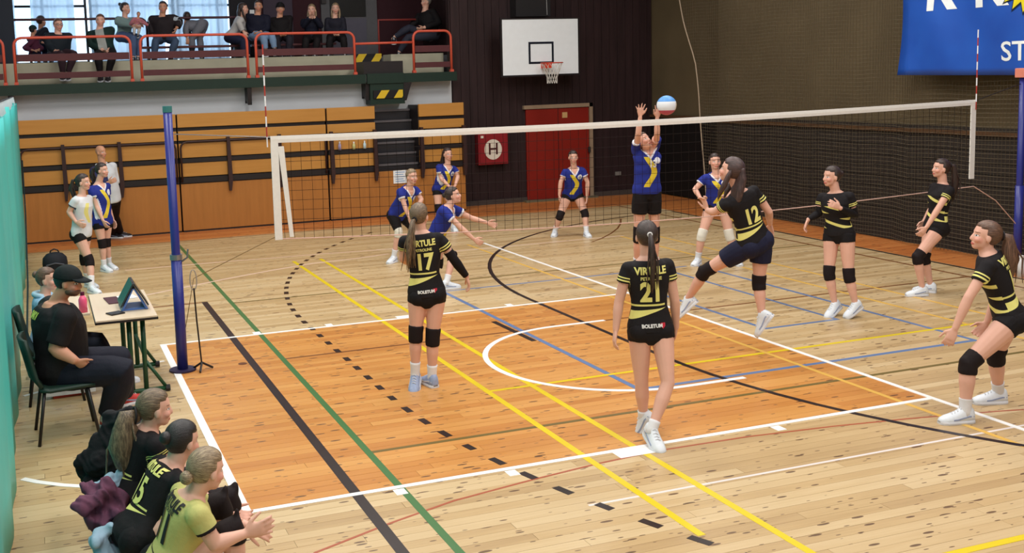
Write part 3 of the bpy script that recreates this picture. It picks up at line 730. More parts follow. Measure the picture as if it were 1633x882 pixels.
G().tube([(xa, YN, 1.24), (.25, YN, .9), (XL+.05, YN, .42)], .004, 5).build('tension_rope', flat('cord_grey2', (120, 96, 60), .7), nt)
M_ar = flat('antenna_red', (170, 60, 52), .5); M_aw = flat('antenna_white', (236, 236, 240), .5)
for x0, lb in ((xa-.035, 'red and white antenna rising from the left end of the net'), (xb-.02, 'red and white antenna rising from the right end of the net, before the banner')):
    t = thing('antenna', (x0, YN, 1.3), lb, 'antenna', 'net antennas')
    for k in range(9, 19): G().tube([(x0-.001, YN-.02, 1.24+k*.1), (x0-.001, YN-.02, 1.34+k*.1)], .0075 if k > 9 else .006, 6).build('band', M_aw if k % 2 == (1 if x0 < 5 else 0) else M_ar, t)
# ball
bc = at_depth(1063, 168, depth_of((5.7, 3.95, 2.4)))
bl = thing('volleyball', bc, 'blue and white volleyball at the blocker\'s raised hand', 'ball')
bN = NB('ball_panels', .45); xyz = bN.xyz(bN.obj()); x, y, z = xyz
wv = (x*40.+ (z*z)*300.).sin(); c = bN.mix(z.gt(.045), s2l((226, 230, 236)), s2l((90, 150, 215)))
c = bN.mix(z.lt(-.055), c, s2l((190, 80, 100))); c = bN.mix(x.gt(.06)*z.btw(-.055, .03), c, s2l((214, 196, 170))); bN.base(c)
g_ = G(); nu, nv, rb = 32, 20, .112
v = []; f_ = []
for i in range(nv+1):
    for j in range(nu):
        th, ph = math.pi*i/nv, 2*math.pi*j/nu; d_ = np.array([math.sin(th)*math.cos(ph), math.sin(th)*math.sin(ph), math.cos(th)])
        s_ = abs(math.sin(9*d_[2]+2*math.sin(2*ph))); r = rb*(1-.014*(s_ < .14)); v.append(d_*r)
for i in range(nv):
    for j in range(nu): a = i*nu+j; b_ = i*nu+(j+1) % nu; f_.append((a, b_, b_+nu, a+nu))
g_.add(v, f_); me = g_.mesh('ball_skin', True); o = bpy.data.objects.new('ball_skin', me); COL.objects.link(o); me.materials.append(bN.m); o.parent = bl

# ------------------------------------------------------------------ table, stand, chairs, bags
tb = thing('scorer_table', (-.45, 3.55, 0), 'small scorer table with beige top and green legs beside the net post', 'table')
M_top = wood('table_laminate', (206, 184, 156), (226, 206, 182), 1, .35, .4)
G().box(-.72, -.19, 2.92, 4.22, .73, .75).build('tabletop', M_top, tb, bevel=.006); G().box(-.725, -.185, 2.915, 4.225, .715, .735).build('edge_band', M_blk, tb)
M_gl = flat('green_tube', (30, 74, 48), .4, .4)
for yy in (3.1, 4.0):
    lg = G().tube([(-.43, yy, .72), (-.43, yy, .05)], .022, 8).tube([(-.31, yy, .72), (-.31, yy, .05)], .022, 8).build('leg', M_gl, tb, smooth=True)
    G().tube([(-.62, yy, .03), (-.12, yy, .03)], .022, 8).build('foot_bar', M_gl, lg, smooth=True); G().tube([(-.3, yy, .3), (-.14, yy, .05)], .016, 8).build('brace', M_gl, lg, smooth=True)
    [G().tube([(q_, yy, .031), (q_+.04, yy, .031)], .03, 8).build('foot_cap', M_blk, lg) for q_ in (-.64, -.14)]
G().tube([(-.31, 3.1, .35), (-.31, 4.0, .35)], .016, 8).build('cross_bar', M_gl, tb)
tb2 = thing('second_table', (-.86, 3.7, 0), 'second beige table behind the seated man, pink bottle on it', 'table')
G().box(-1.0, -.745, 3.35, 4.25, .72, .742).build('tabletop', M_top, tb2, bevel=.006)
for yy in (3.75, 4.2): G().tube([(-.86, yy, .72), (-.86, yy, .0)], .022, 8).build('leg', M_gl, tb2)
# tablet pair on blue stand
ts = thing('tablet_stand', (-.36, 3.45, .75), 'blue tent-shaped score stand with a tablet on the scorer table', 'stand')
M_tb = flat('blue_plastic', (70, 110, 180), .3, .5)
for s_ in (1, -1):
    G().poly([(-.36+s_*.10, 3.22, .755), (-.36+s_*.12, 3.22, .755), (-.36+s_*.012, 3.22, .95), (-.36-s_*.002, 3.22, .95)], (0, 1, 0), .34).build('side_panel', M_tb, ts)
    G().poly([(-.36+s_*.115, 3.2, .79), (-.36+s_*.128, 3.2, .795), (-.36+s_*.01, 3.2, 1.0), (-.36-s_*.003, 3.2, .995)], (0, 1, 0), .38).build('screen', flat('tablet_dark', (30, 44, 52), .2, .5), ts)
G().box(-.47, -.25, 3.24, 3.54, .751, .765).build('tray', M_tb, ts)
ph = G().box(-.60, -.47, 3.1, 3.22, .751, .762, .4).build('wallet', M_blk, label='black square wallet on the scorer table', cat='wallet', bevel=.003)
G().box(-.58, -.46, 3.62, 3.95, .751, .758, .1).build('score_sheet', flat('maroon_folder', (78, 40, 52), .6), label='dark maroon folder lying across the scorer table', cat='folder')
G().box(-.46, -.3, 3.78, 3.95, .751, .76, .2).build('paper_sheet', flat('paper', (235, 238, 240), .8), label='white sheet beside the blue score stand', cat='paper')
o = G().tube([(-.8, 3.42, .744), (-.8, 3.42, .86), (-.8, 3.42, .9)], [.038, .038, .018], 12).build('drink_bottle', flat('pink_plastic', (236, 90, 130), .3, .5), smooth=True, label='pink drink bottle on the second table beside the man', cat='bottle')
G().tube([(-.8, 3.42, .9), (-.8, 3.42, .93)], .02, 10).build('cap', flat('maroon_cap', (90, 20, 50), .4), o)
sd = thing('phone_stand', (.27, 3.66, 0), 'thin black tripod stand with a loop on top, right of the net post', 'stand')
G().tube([(.27, 3.66, .05), (.245, 3.66, .5), (.235, 3.66, .82)], .008, 8).build('pole', M_blk, sd)
for a in (0.2, 2.3, 4.4): G().tube([(.27, 3.66, .08), (.27+.11*math.cos(a), 3.66+.11*math.sin(a), .012)], .011, 6).build('leg', M_blk, sd)
G().tube([(.235+.032*math.cos(a), 3.66, .9+.1*math.sin(a)) for a in np.linspace(0, 6.283, 20, endpoint=False)], .006, 5, closed=True).build('loop', flat('loop_grey', (160, 150, 140), .5), sd)
def chair(x, y, rz, label):
    t = thing('stacking_chair', (0, 0, 0), label, 'chair'); Mg = flat('dark_green_plastic', (26, 48, 40), .5, .35); ps = []
    v = []; 
    g_ = G(); pr_f = [(.22, .445), (.12, .445), (0, .44), (-.12, .435), (-.19, .45), (-.225, .52), (-.245, .62), (-.27, .74), (-.29, .84)]
    rr = []
    for (px_, pz_) in pr_f:
        wdt = .22 if pz_ < .7 else .20
        rr.append([(px_-.04*(1-(u/wdt)**2 if pz_ > .47 else 0), u, pz_) for u in np.linspace(-wdt, wdt, 7)])
    for i in range(len(rr)-1):
        pass
    n7 = 7; vs = [p for r_ in rr for p in r_]; fs = [(i*n7+j, i*n7+j+1, (i+1)*n7+j+1, (i+1)*n7+j) for i in range(len(rr)-1) for j in range(n7-1)]
    g1 = G(); g1.add(vs[:5*n7], [f for f in fs if max(f) < 5*n7]); o = g1.build('seat', Mg, t, smooth=True); o.modifiers.new('s', 'SOLIDIFY').thickness = .025
    g2 = G(); g2.add(vs[4*n7:], [tuple(i-4*n7 for i in f) for f in fs if min(f) >= 4*n7]); o = g2.build('backrest', Mg, t, smooth=True); o.modifiers.new('s', 'SOLIDIFY').thickness = .03
    for sx, sy in ((1, 1), (1, -1), (-1, 1), (-1, -1)):
        G().tube([(sx*.16, sy*.19, .43), (sx*.23, sy*.23, .0)], .013, 8).build('leg', M_blk, t, smooth=True)
    t.location = (x, y, 0); t.rotation_euler = (0, 0, rz); return t
chair(-1.02, 2.22, .06, 'dark green plastic chair under the man in the black cap')
chair(-1.08, 3.35, 0, 'dark green plastic chair under the woman in the light blue hoodie')
# gym bench under the reserve players
gbn = thing('gym_bench', (-.8, -1.2, 0), 'low wooden bench under the row of seated reserve players', 'bench')
M_bw2 = wood('bench_pine', (176, 132, 84), (206, 166, 112), 1, .5)
G().box(-.95, -.66, -2.6, .45, .37, .41).build('seat_board', M_bw2, gbn, bevel=.006)
for yy in (-2.3, -.9, .25): G().box(-.93, -.68, yy, yy+.05, 0, .37).build('leg', M_bw2, gbn)
# backpack by the far sideline
bp = thing('backpack', (-.97, 10.5, 0), 'black rounded backpack standing on the floor by the curtain', 'bag')
g_ = G(); 
for (z, a, b_) in ((.0, .16, .10), (.1, .185, .13), (.22, .175, .12), (.3, .12, .08), (.33, .05, .04)):
    pass
g_.rings([[(-.97+a*math.cos(q), 10.5+b_*math.sin(q), z) for q in np.linspace(0, 6.283, 20, endpoint=False)] for (z, a, b_) in ((.0, .15, .09), (.03, .18, .12), (.12, .185, .13), (.2, .175, .12), (.26, .12, .08), (.28, .05, .03))])
g_.build('body', flat('black_nylon', (34, 36, 44), .7), bp, smooth=True)
G().tube([(-1.04, 10.5, .26), (-1.02, 10.5, .31), (-.97, 10.5, .33), (-.92, 10.5, .31), (-.90, 10.5, .26)], .012, 6).build('handle', M_blk, bp); G().tube([(-1.1, 10.38, .1), (-.97, 10.36, .13), (-.84, 10.38, .1)], .01, 6).build('zip', flat('grey_zip', (90, 90, 100), .5), bp)
wbt = thing('water_bottle', (10.98, 3.6, 0), 'white water bottle on the floor at the right net post', 'bottle')
q = at_ground(1628, 442); G().tube([(q[0], q[1], 0), (q[0], q[1], .16), (q[0], q[1], .2), (q[0], q[1], .25)], [.045, .045, .03, .022], 14).build('body', flat('milky_plastic', (214, 212, 214), .4), wbt, smooth=True)
G().tube([(q[0], q[1], .25), (q[0], q[1], .28)], .026, 12).build('cap', flat('cap_white', (235, 235, 235), .4), wbt)
# red ball / cones cluster under the chair
sb = thing('storage_crate', (-.95, 3.0, 0), 'red and white crate on the floor under the green chairs', 'crate')
q = at_ground(112, 628); G().box(q[0]-.16, q[0]+.16, q[1]-.1, q[1]+.1, 0, .1, .1).build('body', flat('crate_red', (176, 66, 50), .6), sb, bevel=.01)
G().box(q[0]-.22, q[0]+.22, q[1]-.13, q[1]-.11, .03, .06).build('strap', flat('strap_white', (220, 220, 220), .6), sb)
def lump(name, pts, rad, mat, label, cat, seed=0, flatz=.7, folds=.02, spine=None):
    """crumpled cloth: many odd-sized pieces fused, then creased by sharp waves"""
    r2 = np.random.default_rng(seed); g_ = G()
    if spine: g_.tube([pts[i] for i in spine], [rad[i]*.75 for i in spine], 12, flat=.7, dome=True)
    for p, r_ in zip(pts, rad):
        for _ in range(4):
            a = nrm(r2.normal(size=3)); b_ = nrm(np.cross(a, r2.normal(size=3))); c_ = np.cross(a, b_); o_ = r2.normal(size=3)*r_*.35
            g_.ell(np.array(p)+o_, a*r_*r2.uniform(.6, 1.1), b_*r_*r2.uniform(.35, .6), c_*r_*r2.uniform(.5, .8)*flatz, 12, 8)
    me = fuse(g_, .010, 3); co = np.zeros(len(me.vertices)*3, np.float32); me.vertices.foreach_get('co', co); co = co.reshape(-1, 3).astype(float); no = np.zeros(len(me.vertices)*3, np.float32); me.vertices.foreach_get('normal', no); no = no.reshape(-1, 3)
    a = np.zeros(len(co))
    for fq, am in ((22, 1.), (40, .6), (70, .3)):
        d_ = nrm(r2.normal(size=3))*fq; w_ = np.sin(co@d_+1.6*np.sin(co@(nrm(r2.normal(size=3))*fq*.5))+r2.uniform(0, 6)); a += am*(1-2*np.abs(w_))
    co += no*a[:, None]*folds*.35; me.vertices.foreach_set('co', co.astype(np.float32).ravel()); me.update(); me.shade_smooth()
    return put(name, me, mat, label=label, cat=cat)
# ------------------------------------------------------------------ people
def fuse(g_, vox, smooth=3, sf=.5):
    """one continuous surface out of overlapping closed pieces"""
    me = g_.mesh('raw'); o = bpy.data.objects.new('raw', me); COL.objects.link(o)
    md = o.modifiers.new('r', 'REMESH'); md.mode = 'VOXEL'; md.voxel_size = vox; md.use_smooth_shade = True
    if smooth: ms = o.modifiers.new('s', 'SMOOTH'); ms.factor = sf; ms.iterations = smooth
    dg = bpy.context.evaluated_depsgraph_get(); r_ = bpy.data.meshes.new_from_object(o.evaluated_get(dg))
    bpy.data.objects.remove(o); bpy.data.meshes.remove(me); r_.shade_smooth(); return r_
def coords(me):
    co = np.zeros(len(me.vertices)*3, np.float32); me.vertices.foreach_get('co', co); return co.reshape(-1, 3).astype(float)
def set_attr(me, name, arr):
    t = 'FLOAT_VECTOR' if arr.ndim == 2 else 'FLOAT'
    a = me.attributes.new(name, t, 'POINT'); a.data.foreach_set('vector' if arr.ndim == 2 else 'value', arr.astype(np.float32).ravel())

def skin_mat(name, rgb, lip=(190, 96, 90), brow=(90, 64, 48), makeup=1.):
    b = NB(name, .5, .35); x, y, z = b.xyz(b.attr('hd').outputs['Vector'])
    n = b.noise(b.pos(), 6, 3); c = s2l(rgb); col = b.mix(n, tuple(v*.86 for v in c), tuple(min(1, v*1.1) for v in c))
    ax = x.abs(); fr = y.gt(.03)
    ch = (ax-.042)*(ax-.042)+(z+.03)*(z+.03); col = b.mix(ch.lt(.0006)*fr*.35, col, s2l((214, 130, 116)))
    e2 = ((ax-.031)/.0185)*((ax-.031)/.0185)+((z-.004)/.0095)*((z-.004)/.0095)
    col = b.mix(e2.lt(1.)*fr*.42, col, s2l((84, 54, 46)))
    e1 = ((ax-.031)/.013)*((ax-.031)/.013)+((z-.003)/.006)*((z-.003)/.006)
    col = b.mix(e1.lt(1.)*fr, col, (.75, .73, .72)); e0 = (ax-.031)*(ax-.031)+(z-.003)*(z-.003); col = b.mix(e0.lt(.00003)*fr, col, (.03, .02, .015))
    br = (ax-.032).abs().lt(.019)*((z-.026)-(ax-.032)*.0).abs().lt(.0036)*fr; col = b.mix(br*.6, col, s2l(brow))
    lp = (x*x)/.00065+((z+.062)*(z+.062))/.00009; col = b.mix(lp.lt(1.)*y.gt(.05)*.9, col, s2l(lip))
    b.base(col); b.b.inputs['Subsurface Weight'].default_value = 0; return b.m
SK = skin_mat('skin_fair', (222, 172, 152)); SK2 = skin_mat('skin_tan', (204, 148, 120)); SK3 = skin_mat('skin_bearded', (196, 138, 112), (120, 70, 60), (50, 34, 28))
def hair_mat(name, rgb, hi):
    b = NB(name, .42, .5); n = b.noise(b.attr('hr').outputs['Vector'], 3.2, 4, .7)
    b.base(b.ramp(n, [(.36, s2l(rgb)), (.52, s2l(tuple((p+q)/2 for p, q in zip(rgb, hi)))), (.68, s2l(hi))])); b.bump(n, .5, .006); return b.m
H_dark = hair_mat('hair_dark_brown', (32, 22, 20), (76, 56, 50)); H_brown = hair_mat('hair_brown', (66, 44, 34), (130, 96, 76)); H_lb = hair_mat('hair_light_brown', (64, 50, 38), (150, 126, 98))
H_bl = hair_mat('hair_blond', (96, 78, 60), (186, 164, 130)); H_black = hair_mat('hair_black', (16, 14, 16), (44, 38, 40)); H_grey = hair_mat('hair_grey', (120, 116, 114), (170, 166, 160))

def fabric(name, rgb, pattern=None, rough=.75):
    b = NB(name, rough, .2); n = b.noise(b.obj(), 5, 3); c = s2l(rgb); col = b.mix(n, tuple(v*.75 for v in c), tuple(min(1, v*1.2) for v in c))
    s_, f_, h_ = b.xyz(b.attr('tl').outputs['Vector']); a_ = X_(b.nt, b.attr('arm').outputs['Fac'])
    if pattern: col = pattern(b, col, s_, f_, h_, a_)
    b.base(col); b.bump(b.noise(b.obj(), 26, 3, .6), .35, .01); return b.m
YEL = (214, 208, 92)
def pat_black(b, col, s, f, h, a):
    yl = s2l((226, 220, 130)); back = f.lt(.0)
    col = b.mix(a.btw(.62, .70).max(a.btw(.80, .90)), col, yl)
    line = h.btw(.176, .190)*s.gt(-.10)
    up = s*(-.06)+.152; lo = ((s-.16).abs()*.30)+.078
    sw = (h-up).lt(0.)*(h-lo).gt(0.); col = b.mix(line.max(sw)*back, col, yl)
    fr = f.gt(0.); band = ((h*60.)+s*22.).sin().gt(.5)*(h.btw(.08, .2).max(h.btw(.27, .36))); col = b.mix(band*fr, col, yl)
    return col
def pat_yellow(b, col, s, f, h, a):
    dk = s2l((30, 24, 30)); col = b.mix(a.btw(.8, 1.2), col, dk); bd = (h-s*.3).btw(.09, .1).max((h+s*.3).btw(.03, .045)); return b.mix(bd*f.lt(0.), col, dk)
def pat_blue(b, col, s, f, h, a):
    wh = s2l((226, 226, 236)); yl = s2l((222, 198, 60)); col = b.mix(a.gt(.84), col, wh); fr = f.gt(.0)
    sw = (s-((h-.135)*15.).sin()*.045).abs().lt(.038)*h.btw(.05, .43); col = b.mix(sw*fr, col, yl)
    cir = ((s-.085)*(s-.085)+(h-.385)*(h-.385)).lt(.0017); col = b.mix(cir*fr, col, wh)
    v = h-(s.abs()*1.25+.41); col = b.mix(v.btw(-.012, .022)*fr*s.abs().lt(.1), col, wh); return b.mix(v.gt(.022)*fr*s.abs().lt(.08), col, s2l((218, 168, 148)))
def pat_white(b, col, s, f, h, a):
    dk = s2l((60, 66, 96)); col = b.mix(a.btw(.84, 1.2), col, dk); col = b.mix((s-((h*13.+.6).sin())*.05+.015).abs().lt(.03)*f.gt(0.)*h.btw(.15, .42), col, s2l((226, 216, 130))); return col
J_black = fabric('black_jersey', (28, 25, 28), pat_black); J_yel = fabric('yellow_jersey', (192, 186, 116), pat_yellow); J_blue = fabric('royal_blue_jersey', (38, 50, 138), pat_blue); J_white = fabric('white_jersey', (214, 216, 222), pat_white)
F_blk = fabric('black_fabric', (24, 21, 24)); F_navy = fabric('navy_fabric', (30, 32, 56)); F_knee = fabric('kneepad_black', (30, 22, 24)); F_kneew = fabric('kneepad_white', (222, 218, 206)); F_sock = fabric('sock_white', (226, 226, 230))
F_sole = flat('sole_white', (216, 218, 224), .5); F_shoe = flat('shoe_white', (222, 228, 236), .45, .4, .1, 40); F_shoeg = flat('shoe_grey_blue', (150, 164, 196), .5, .4, .2, 40); F_yl = flat('print_yellow', (228, 222, 132), .6); F_prw = flat('print_white', (220, 220, 220), .6); F_prb = flat('print_black', (34, 28, 32), .6); F_prr = flat('print_red', (190, 40, 60), .6)

def limb(path, rads, cuts):
    """resample a polyline between parameters cuts=(a,b) counted in bones; returns pts, radii"""
    a, b_ = cuts; ks = sorted(set([a, b_]+[k for k in np.arange(0, len(path)-1+1e-6, .125) if a < k < b_])); out = []; rr = []
    for k in ks:
        i = min(int(k), len(path)-2); u = k-i; out.append(path[i]*(1-u)+path[i+1]*u); rr.append(float(np.interp(k, [q[0] for q in rads], [q[1] for q in rads])))
    return out, rr
THIGH = [(0, .086), (.25, .083), (.6, .068), (.9, .053), (1, .051), (1.15, .051), (1.35, .054), (1.6, .043), (1.85, .034), (2, .034)]
ARM = [(0, .042), (.2, .042), (.6, .040), (.95, .036), (1.1, .037), (1.3, .038), (1.7, .029), (2, .024)]
TORSO = [(-.12, .07, .07, 0), (-.08, .13, .095, -.01), (-.03, .158, .108, -.008), (.03, .158, .105, -.004), (.09, .138, .092, 0), (.16, .118, .082, .003), (.22, .122, .085, .004), (.30, .138, .098, .012), (.37, .150, .104, .012), (.43, .158, .092, .0), (.475, .135, .078, -.006), (.505, .085, .062, -.008), (.53, .055, .055, -.004)]
TORSO_M = [(-.12, .08, .08, 0), (-.06, .155, .11, 0), (.0, .165, .115, 0), (.08, .16, .115, .008), (.16, .155, .115, .012), (.26, .165, .118, .01), (.36, .18, .118, .006), (.43, .188, .105, 0), (.48, .155, .085, -.005), (.51, .09, .07, -.005), (.54, .062, .062, 0)]

def facing(th): return nrm(-WH*math.cos(R(th))+RH*math.sin(R(th)))
def head_geo(g_, c, Lx, Fy, Uz, s, face=True):
    P = lambda x, y, z: c+(Lx*x+Fy*y+Uz*z)*s
    E_ = lambda p, a, b_, d_: g_.ell(P(*p), Lx*a*s, Fy*b_*s, Uz*d_*s, 18, 12)
    E_((0, -.012, .028), .073, .094, .088); E_((0, .018, -.022), .060, .070, .082); E_((0, .050, -.078), .030, .032, .026); E_((0, .02, -.06), .052, .055, .04)
    if face:
        g_.tube([P(0, .080, .012), P(0, .092, -.012), P(0, .097, -.028)], [.008*s, .009*s, .011*s], 8); E_((0, .092, -.031), .014, .012, .008)
        for q in (1, -1): E_((q*.034, .056, -.028), .026, .026, .024); E_((q*.074, -.004, -.012), .009, .018, .030)
        E_((0, .078, -.062), .024, .013, .010); E_((0, .066, .030), .046, .016, .012)
def hand_geo(g_, wp, hd, spread, k, curl=.25, mirror=1, fan=.18):
    """palm and five fingers from the wrist wp along hd; spread = direction from little finger to thumb"""
    hd = nrm(hd); sp = nrm(spread-hd*(spread@hd)); nm = nrm(np.cross(hd, sp))*mirror
    pal = [(0, .022, .017), (.02, .028, .016), (.05, .037, .015), (.08, .040, .013), (.092, .036, .011)]
    g_.rings([[wp+hd*(d_*k)+sp*(a*k*math.cos(q))+nm*(b_*k*math.sin(q)) for q in np.linspace(0, 6.283, 12, endpoint=False)] for d_, a, b_ in pal])
    for i, (o_, L, r_) in enumerate(((.030, .070, .0085), (.010, .078, .0088), (-.010, .072, .0085), (-.029, .056, .0078))):
        d_ = nrm(hd+sp*(fan*(1.4-i)*.75)); p = wp+hd*.082*k+sp*o_*k; pts = [p-d_*.015*k]; q = p; a = 0
        for j, fr in enumerate((.42, .32, .26)):
            a += curl*(1+.5*j); dd = nrm(d_*math.cos(a)+nm*math.sin(a)); q = q+dd*L*fr*k; pts.append(q)
        g_.tube(pts, [r_*k*1.1, r_*k*1.05, r_*k, r_*k*.85], 8, dome=True)
    p = wp+hd*.025*k+sp*.022*k; d1 = nrm(hd*.65+sp*.75+nm*.25); d2 = nrm(hd*.9+sp*.35+nm*.3)
    g_.tube([p, p+d1*.038*k, p+d1*.038*k+d2*.034*k, p+d1*.038*k+d2*.058*k], [.013*k, .0115*k, .010*k, .008*k], 8, dome=True)

def shoe(parent, ank, toe, flat_, s, upper, sole, heel=None):
    v = toe-ank
    if flat_: X = nrm(np.array([v[0], v[1], 0])); Z = UP; org = np.array([ank[0], ank[1], .088*s])
    else:
        side = nrm(np.cross(UP, v)) if abs(nrm(v)[2]) < .97 else nrm(np.cross(facing(180), v)); f0 = nrm(v); u0 = nrm(np.cross(f0, side))*1.
        if np.cross(f0, side)@UP < 0 and abs(f0[2]) < .8: u0 = -u0
        a = math.atan2(.062, .19); X = nrm(f0*math.cos(a)+u0*math.sin(a)); Z = nrm(u0*math.cos(a)-f0*math.sin(a)); org = ank
    Yv = nrm(np.cross(Z, X)); P = lambda x, y, z: org+(X*x+Yv*y+Z*z)*s
    secs = [(-.066, .022, .060, .0), (-.058, .034, .092, 0), (-.035, .043, .114, 0), (0, .045, .116, 0), (.032, .044, .098, 0), (.070, .046, .074, 0), (.112, .050, .058, 0), (.155, .048, .046, 0), (.186, .036, .034, 0), (.202, .018, .020, 0)]
    def prof(w_, h_, z0): return [(w_, z0), (w_*1.02, z0+h_*.35), (w_*.86, z0+h_*.7), (w_*.5, z0+h_*.95), (0, z0+h_), (-w_*.5, z0+h_*.95), (-w_*.86, z0+h_*.7), (-w_*1.02, z0+h_*.35), (-w_, z0)]
    g_ = G().rings([[P(x, yy, zz-.088) for yy, zz in prof(w_, h_, .014)] for x, w_, h_, _ in secs]); o = g_.build('shoe', upper, parent, smooth=True)
    g_ = G().rings([[P(x, yy, zz-.088) for yy, zz in ((w_*1.06+.003, 0), (w_*1.1+.003, .012), (w_*1.04, .026), (-w_*1.04, .026), (-w_*1.1-.003, .012), (-w_*1.06-.003, 0))] for x, w_, h_, _ in secs]); g_.build('sole', sole, o)
    accent = G()
    for sy in (1, -1): accent.rings([[P(x, sy*(w_*1.03+.0015), zz-.088) for zz in (z0, z0+.012)]+[P(x, sy*(w_*.9), zz-.088) for zz in (z0+.012, z0)] for x, w_, z0 in ((-.05, .036, .045), (-.01, .045, .05), (.03, .044, .04), (.075, .046, .03), (.115, .049, .028))])
    accent.build('side_stripe', F_shoeg if upper is not F_shoeg else F_sole, o, kind='stuff')
    g_ = G()
    for i in range(4): x_ = .036+i*.022; z_ = (.098, .082, .071, .064)[i]+.014-.088; g_.tube([P(x_, -.018, z_-.003), P(x_, 0, z_+.003), P(x_+.01, .018, z_-.003)], .0032*s, 5)
    g_.build('laces', F_sole, o, kind='stuff')
    return o

def person(label, spec, outfit, group=None, k=1.0, male=False, vox=.0072):
    """spec: pixel anchors of the joints with depth hints; lengths and radii follow the body scale k"""
    S = spec; fr = facing(S['yaw']); D0 = None
    def foot(f):
        (ax_, ay_), (tx, ty), md = f[0], f[1], f[2]
        if md == 'g': return at_ground(ax_, ay_, .088*k), at_ground(tx, ty, .02), True
        if md == 'h':
            T = at_ground(tx, ty, .025); A = at_depth(ax_, ay_, depth_of(T)+f[3]); return A, T, False
        return None
    fl = {q: foot(S[q][1]) for q in ('ll', 'rl') if S.get(q) and S[q][1][2] in 'gh'}
    if 'D' in S: D0 = S['D']
    elif 'pz' in S: D0 = depth_of(at_ground(S['pel'][0], S['pel'][1], S['pz']))
    else: D0 = float(np.mean([depth_of(v[0]) for v in fl.values()]))+S.get('dp', 0)
    pel = at_depth(*S['pel'][:2], D0); nk = at_depth(*S['neck'][:2], D0+S.get('lean', 0)); hdp = at_depth(*S['head'][:2], depth_of(nk)+S.get('hlean', 0))
    U = nrm(nk-pel); L = nrm(np.cross(UP, fr)); L = nrm(L-U*(L@U)); F = nrm(np.cross(L, U)); F = F if F@fr > 0 else -F
    T = np.linalg.norm(nk-pel); ts = T/.52
    cyaw = S.get('cyaw'); Lc, Fc = L, F
    if cyaw is not None: f2 = facing(cyaw); Lc = nrm(np.cross(UP, f2)); Lc = nrm(Lc-U*(Lc@U)); Fc = nrm(np.cross(Lc, U)); Fc = Fc if Fc@f2 > 0 else -Fc
    tors = TORSO_M if male else TORSO
    wS = S.get('wide', 1.)*k
    def tring(h, rx, ry, fo, inf=0, n=24):
        u = min(1, max(0, (h-.1)/.25)); l_ = nrm(L*(1-u)+Lc*u); f_ = nrm(F*(1-u)+Fc*u); c = pel+U*h*ts+f_*fo*k
        return [c+l_*(rx*wS+inf)*math.cos(q)+f_*(ry*wS+inf)*math.sin(q)*(1.0) for q in np.linspace(0, 2*math.pi, n, endpoint=False)]
    shw = (.150 if not male else .180)*wS; sh = {}
    for q, sg in (('l', 1), ('r', -1)): sh[q] = pel+U*.455*ts+Lc*sg*shw
    if S.get('shl'): sh['l'] = at_depth(*S['shl'][:2], depth_of(sh['l'])+(S['shl'][2] if len(S['shl']) > 2 else 0))
    if S.get('shr'): sh['r'] = at_depth(*S['shr'][:2], depth_of(sh['r'])+(S['shr'][2] if len(S['shr']) > 2 else 0))
    hip = {'l': pel+L*.082*wS-U*.01, 'r': pel-L*.082*wS-U*.01}
    def chain(p, pt, ln):
        x, y, s_ = pt
        if isinstance(s_, (tuple,)): return at_depth(x, y, s_[0])
        D = depth_of(p)
        if s_ in (9, -9):
            q0 = at_depth(x, y, D); d_ = np.linalg.norm(q0-p)
            dd = math.sqrt(max(0, ln*ln-d_*d_)); return at_depth(x, y, D+(1 if s_ > 0 else -1)*dd)
        return at_depth(x, y, D+s_)
    arm = {}
    for q in 'lr':
        a = S.get(q+'a')
        if a: e = chain(sh[q], a[0], .28*k); wv = chain(e, a[1], .25*k); arm[q] = [sh[q], e, wv, chain(wv, a[2], .17*k) if len(a) > 2 else wv+nrm(wv-e)*.17*k]
    leg = {}
    for q in 'lr':
        g_ = S.get(q+'l')
        if not g_: continue
        kn = chain(hip[q], g_[0], .42*k)
        if g_[1][2] in 'gh':
            A, Tt, fl_ = fl[q+'l']
            if g_[0][2] == 0: kn = at_depth(g_[0][0], g_[0][1], (depth_of(hip[q])+depth_of(A))/2-.02)
        else:
            A = chain(kn, (*g_[1][0], g_[1][3]), .42*k); Tt = chain(A, (*g_[1][1], g_[1][4]), .2*k); fl_ = False
        leg[q] = [hip[q], kn, A, Tt, fl_]
    # ---- body
    hs = k*(1.02 if male else 1.)*S.get('hs', 1.0)
    hf = facing(S.get('hyaw', S['yaw'])); pt_ = R(S.get('hpitch', 0)); hF = nrm(hf*math.cos(pt_)+UP*math.sin(pt_)); hL = nrm(np.cross(UP, hf)); rl = R(S.get('hroll', 0))
    hU = nrm(np.cross(hF, -hL)); hU = hU if hU@UP > 0 else -hU
    if rl: hL, hU = nrm(hL*math.cos(rl)+hU*math.sin(rl)), nrm(hU*math.cos(rl)-hL*math.sin(rl))
    g_ = G(); g_.rings([tring(*r_) for r_ in tors])
    nr = .052*k*(1.15 if male else 1)
    g_.tube([pel+U*.46*ts, nk+U*.01, hdp-hU*.03*k-hF*.012*k], [nr*1.25, nr, nr], 14)
    head_geo(g_, hdp, hL, hF, hU, hs)
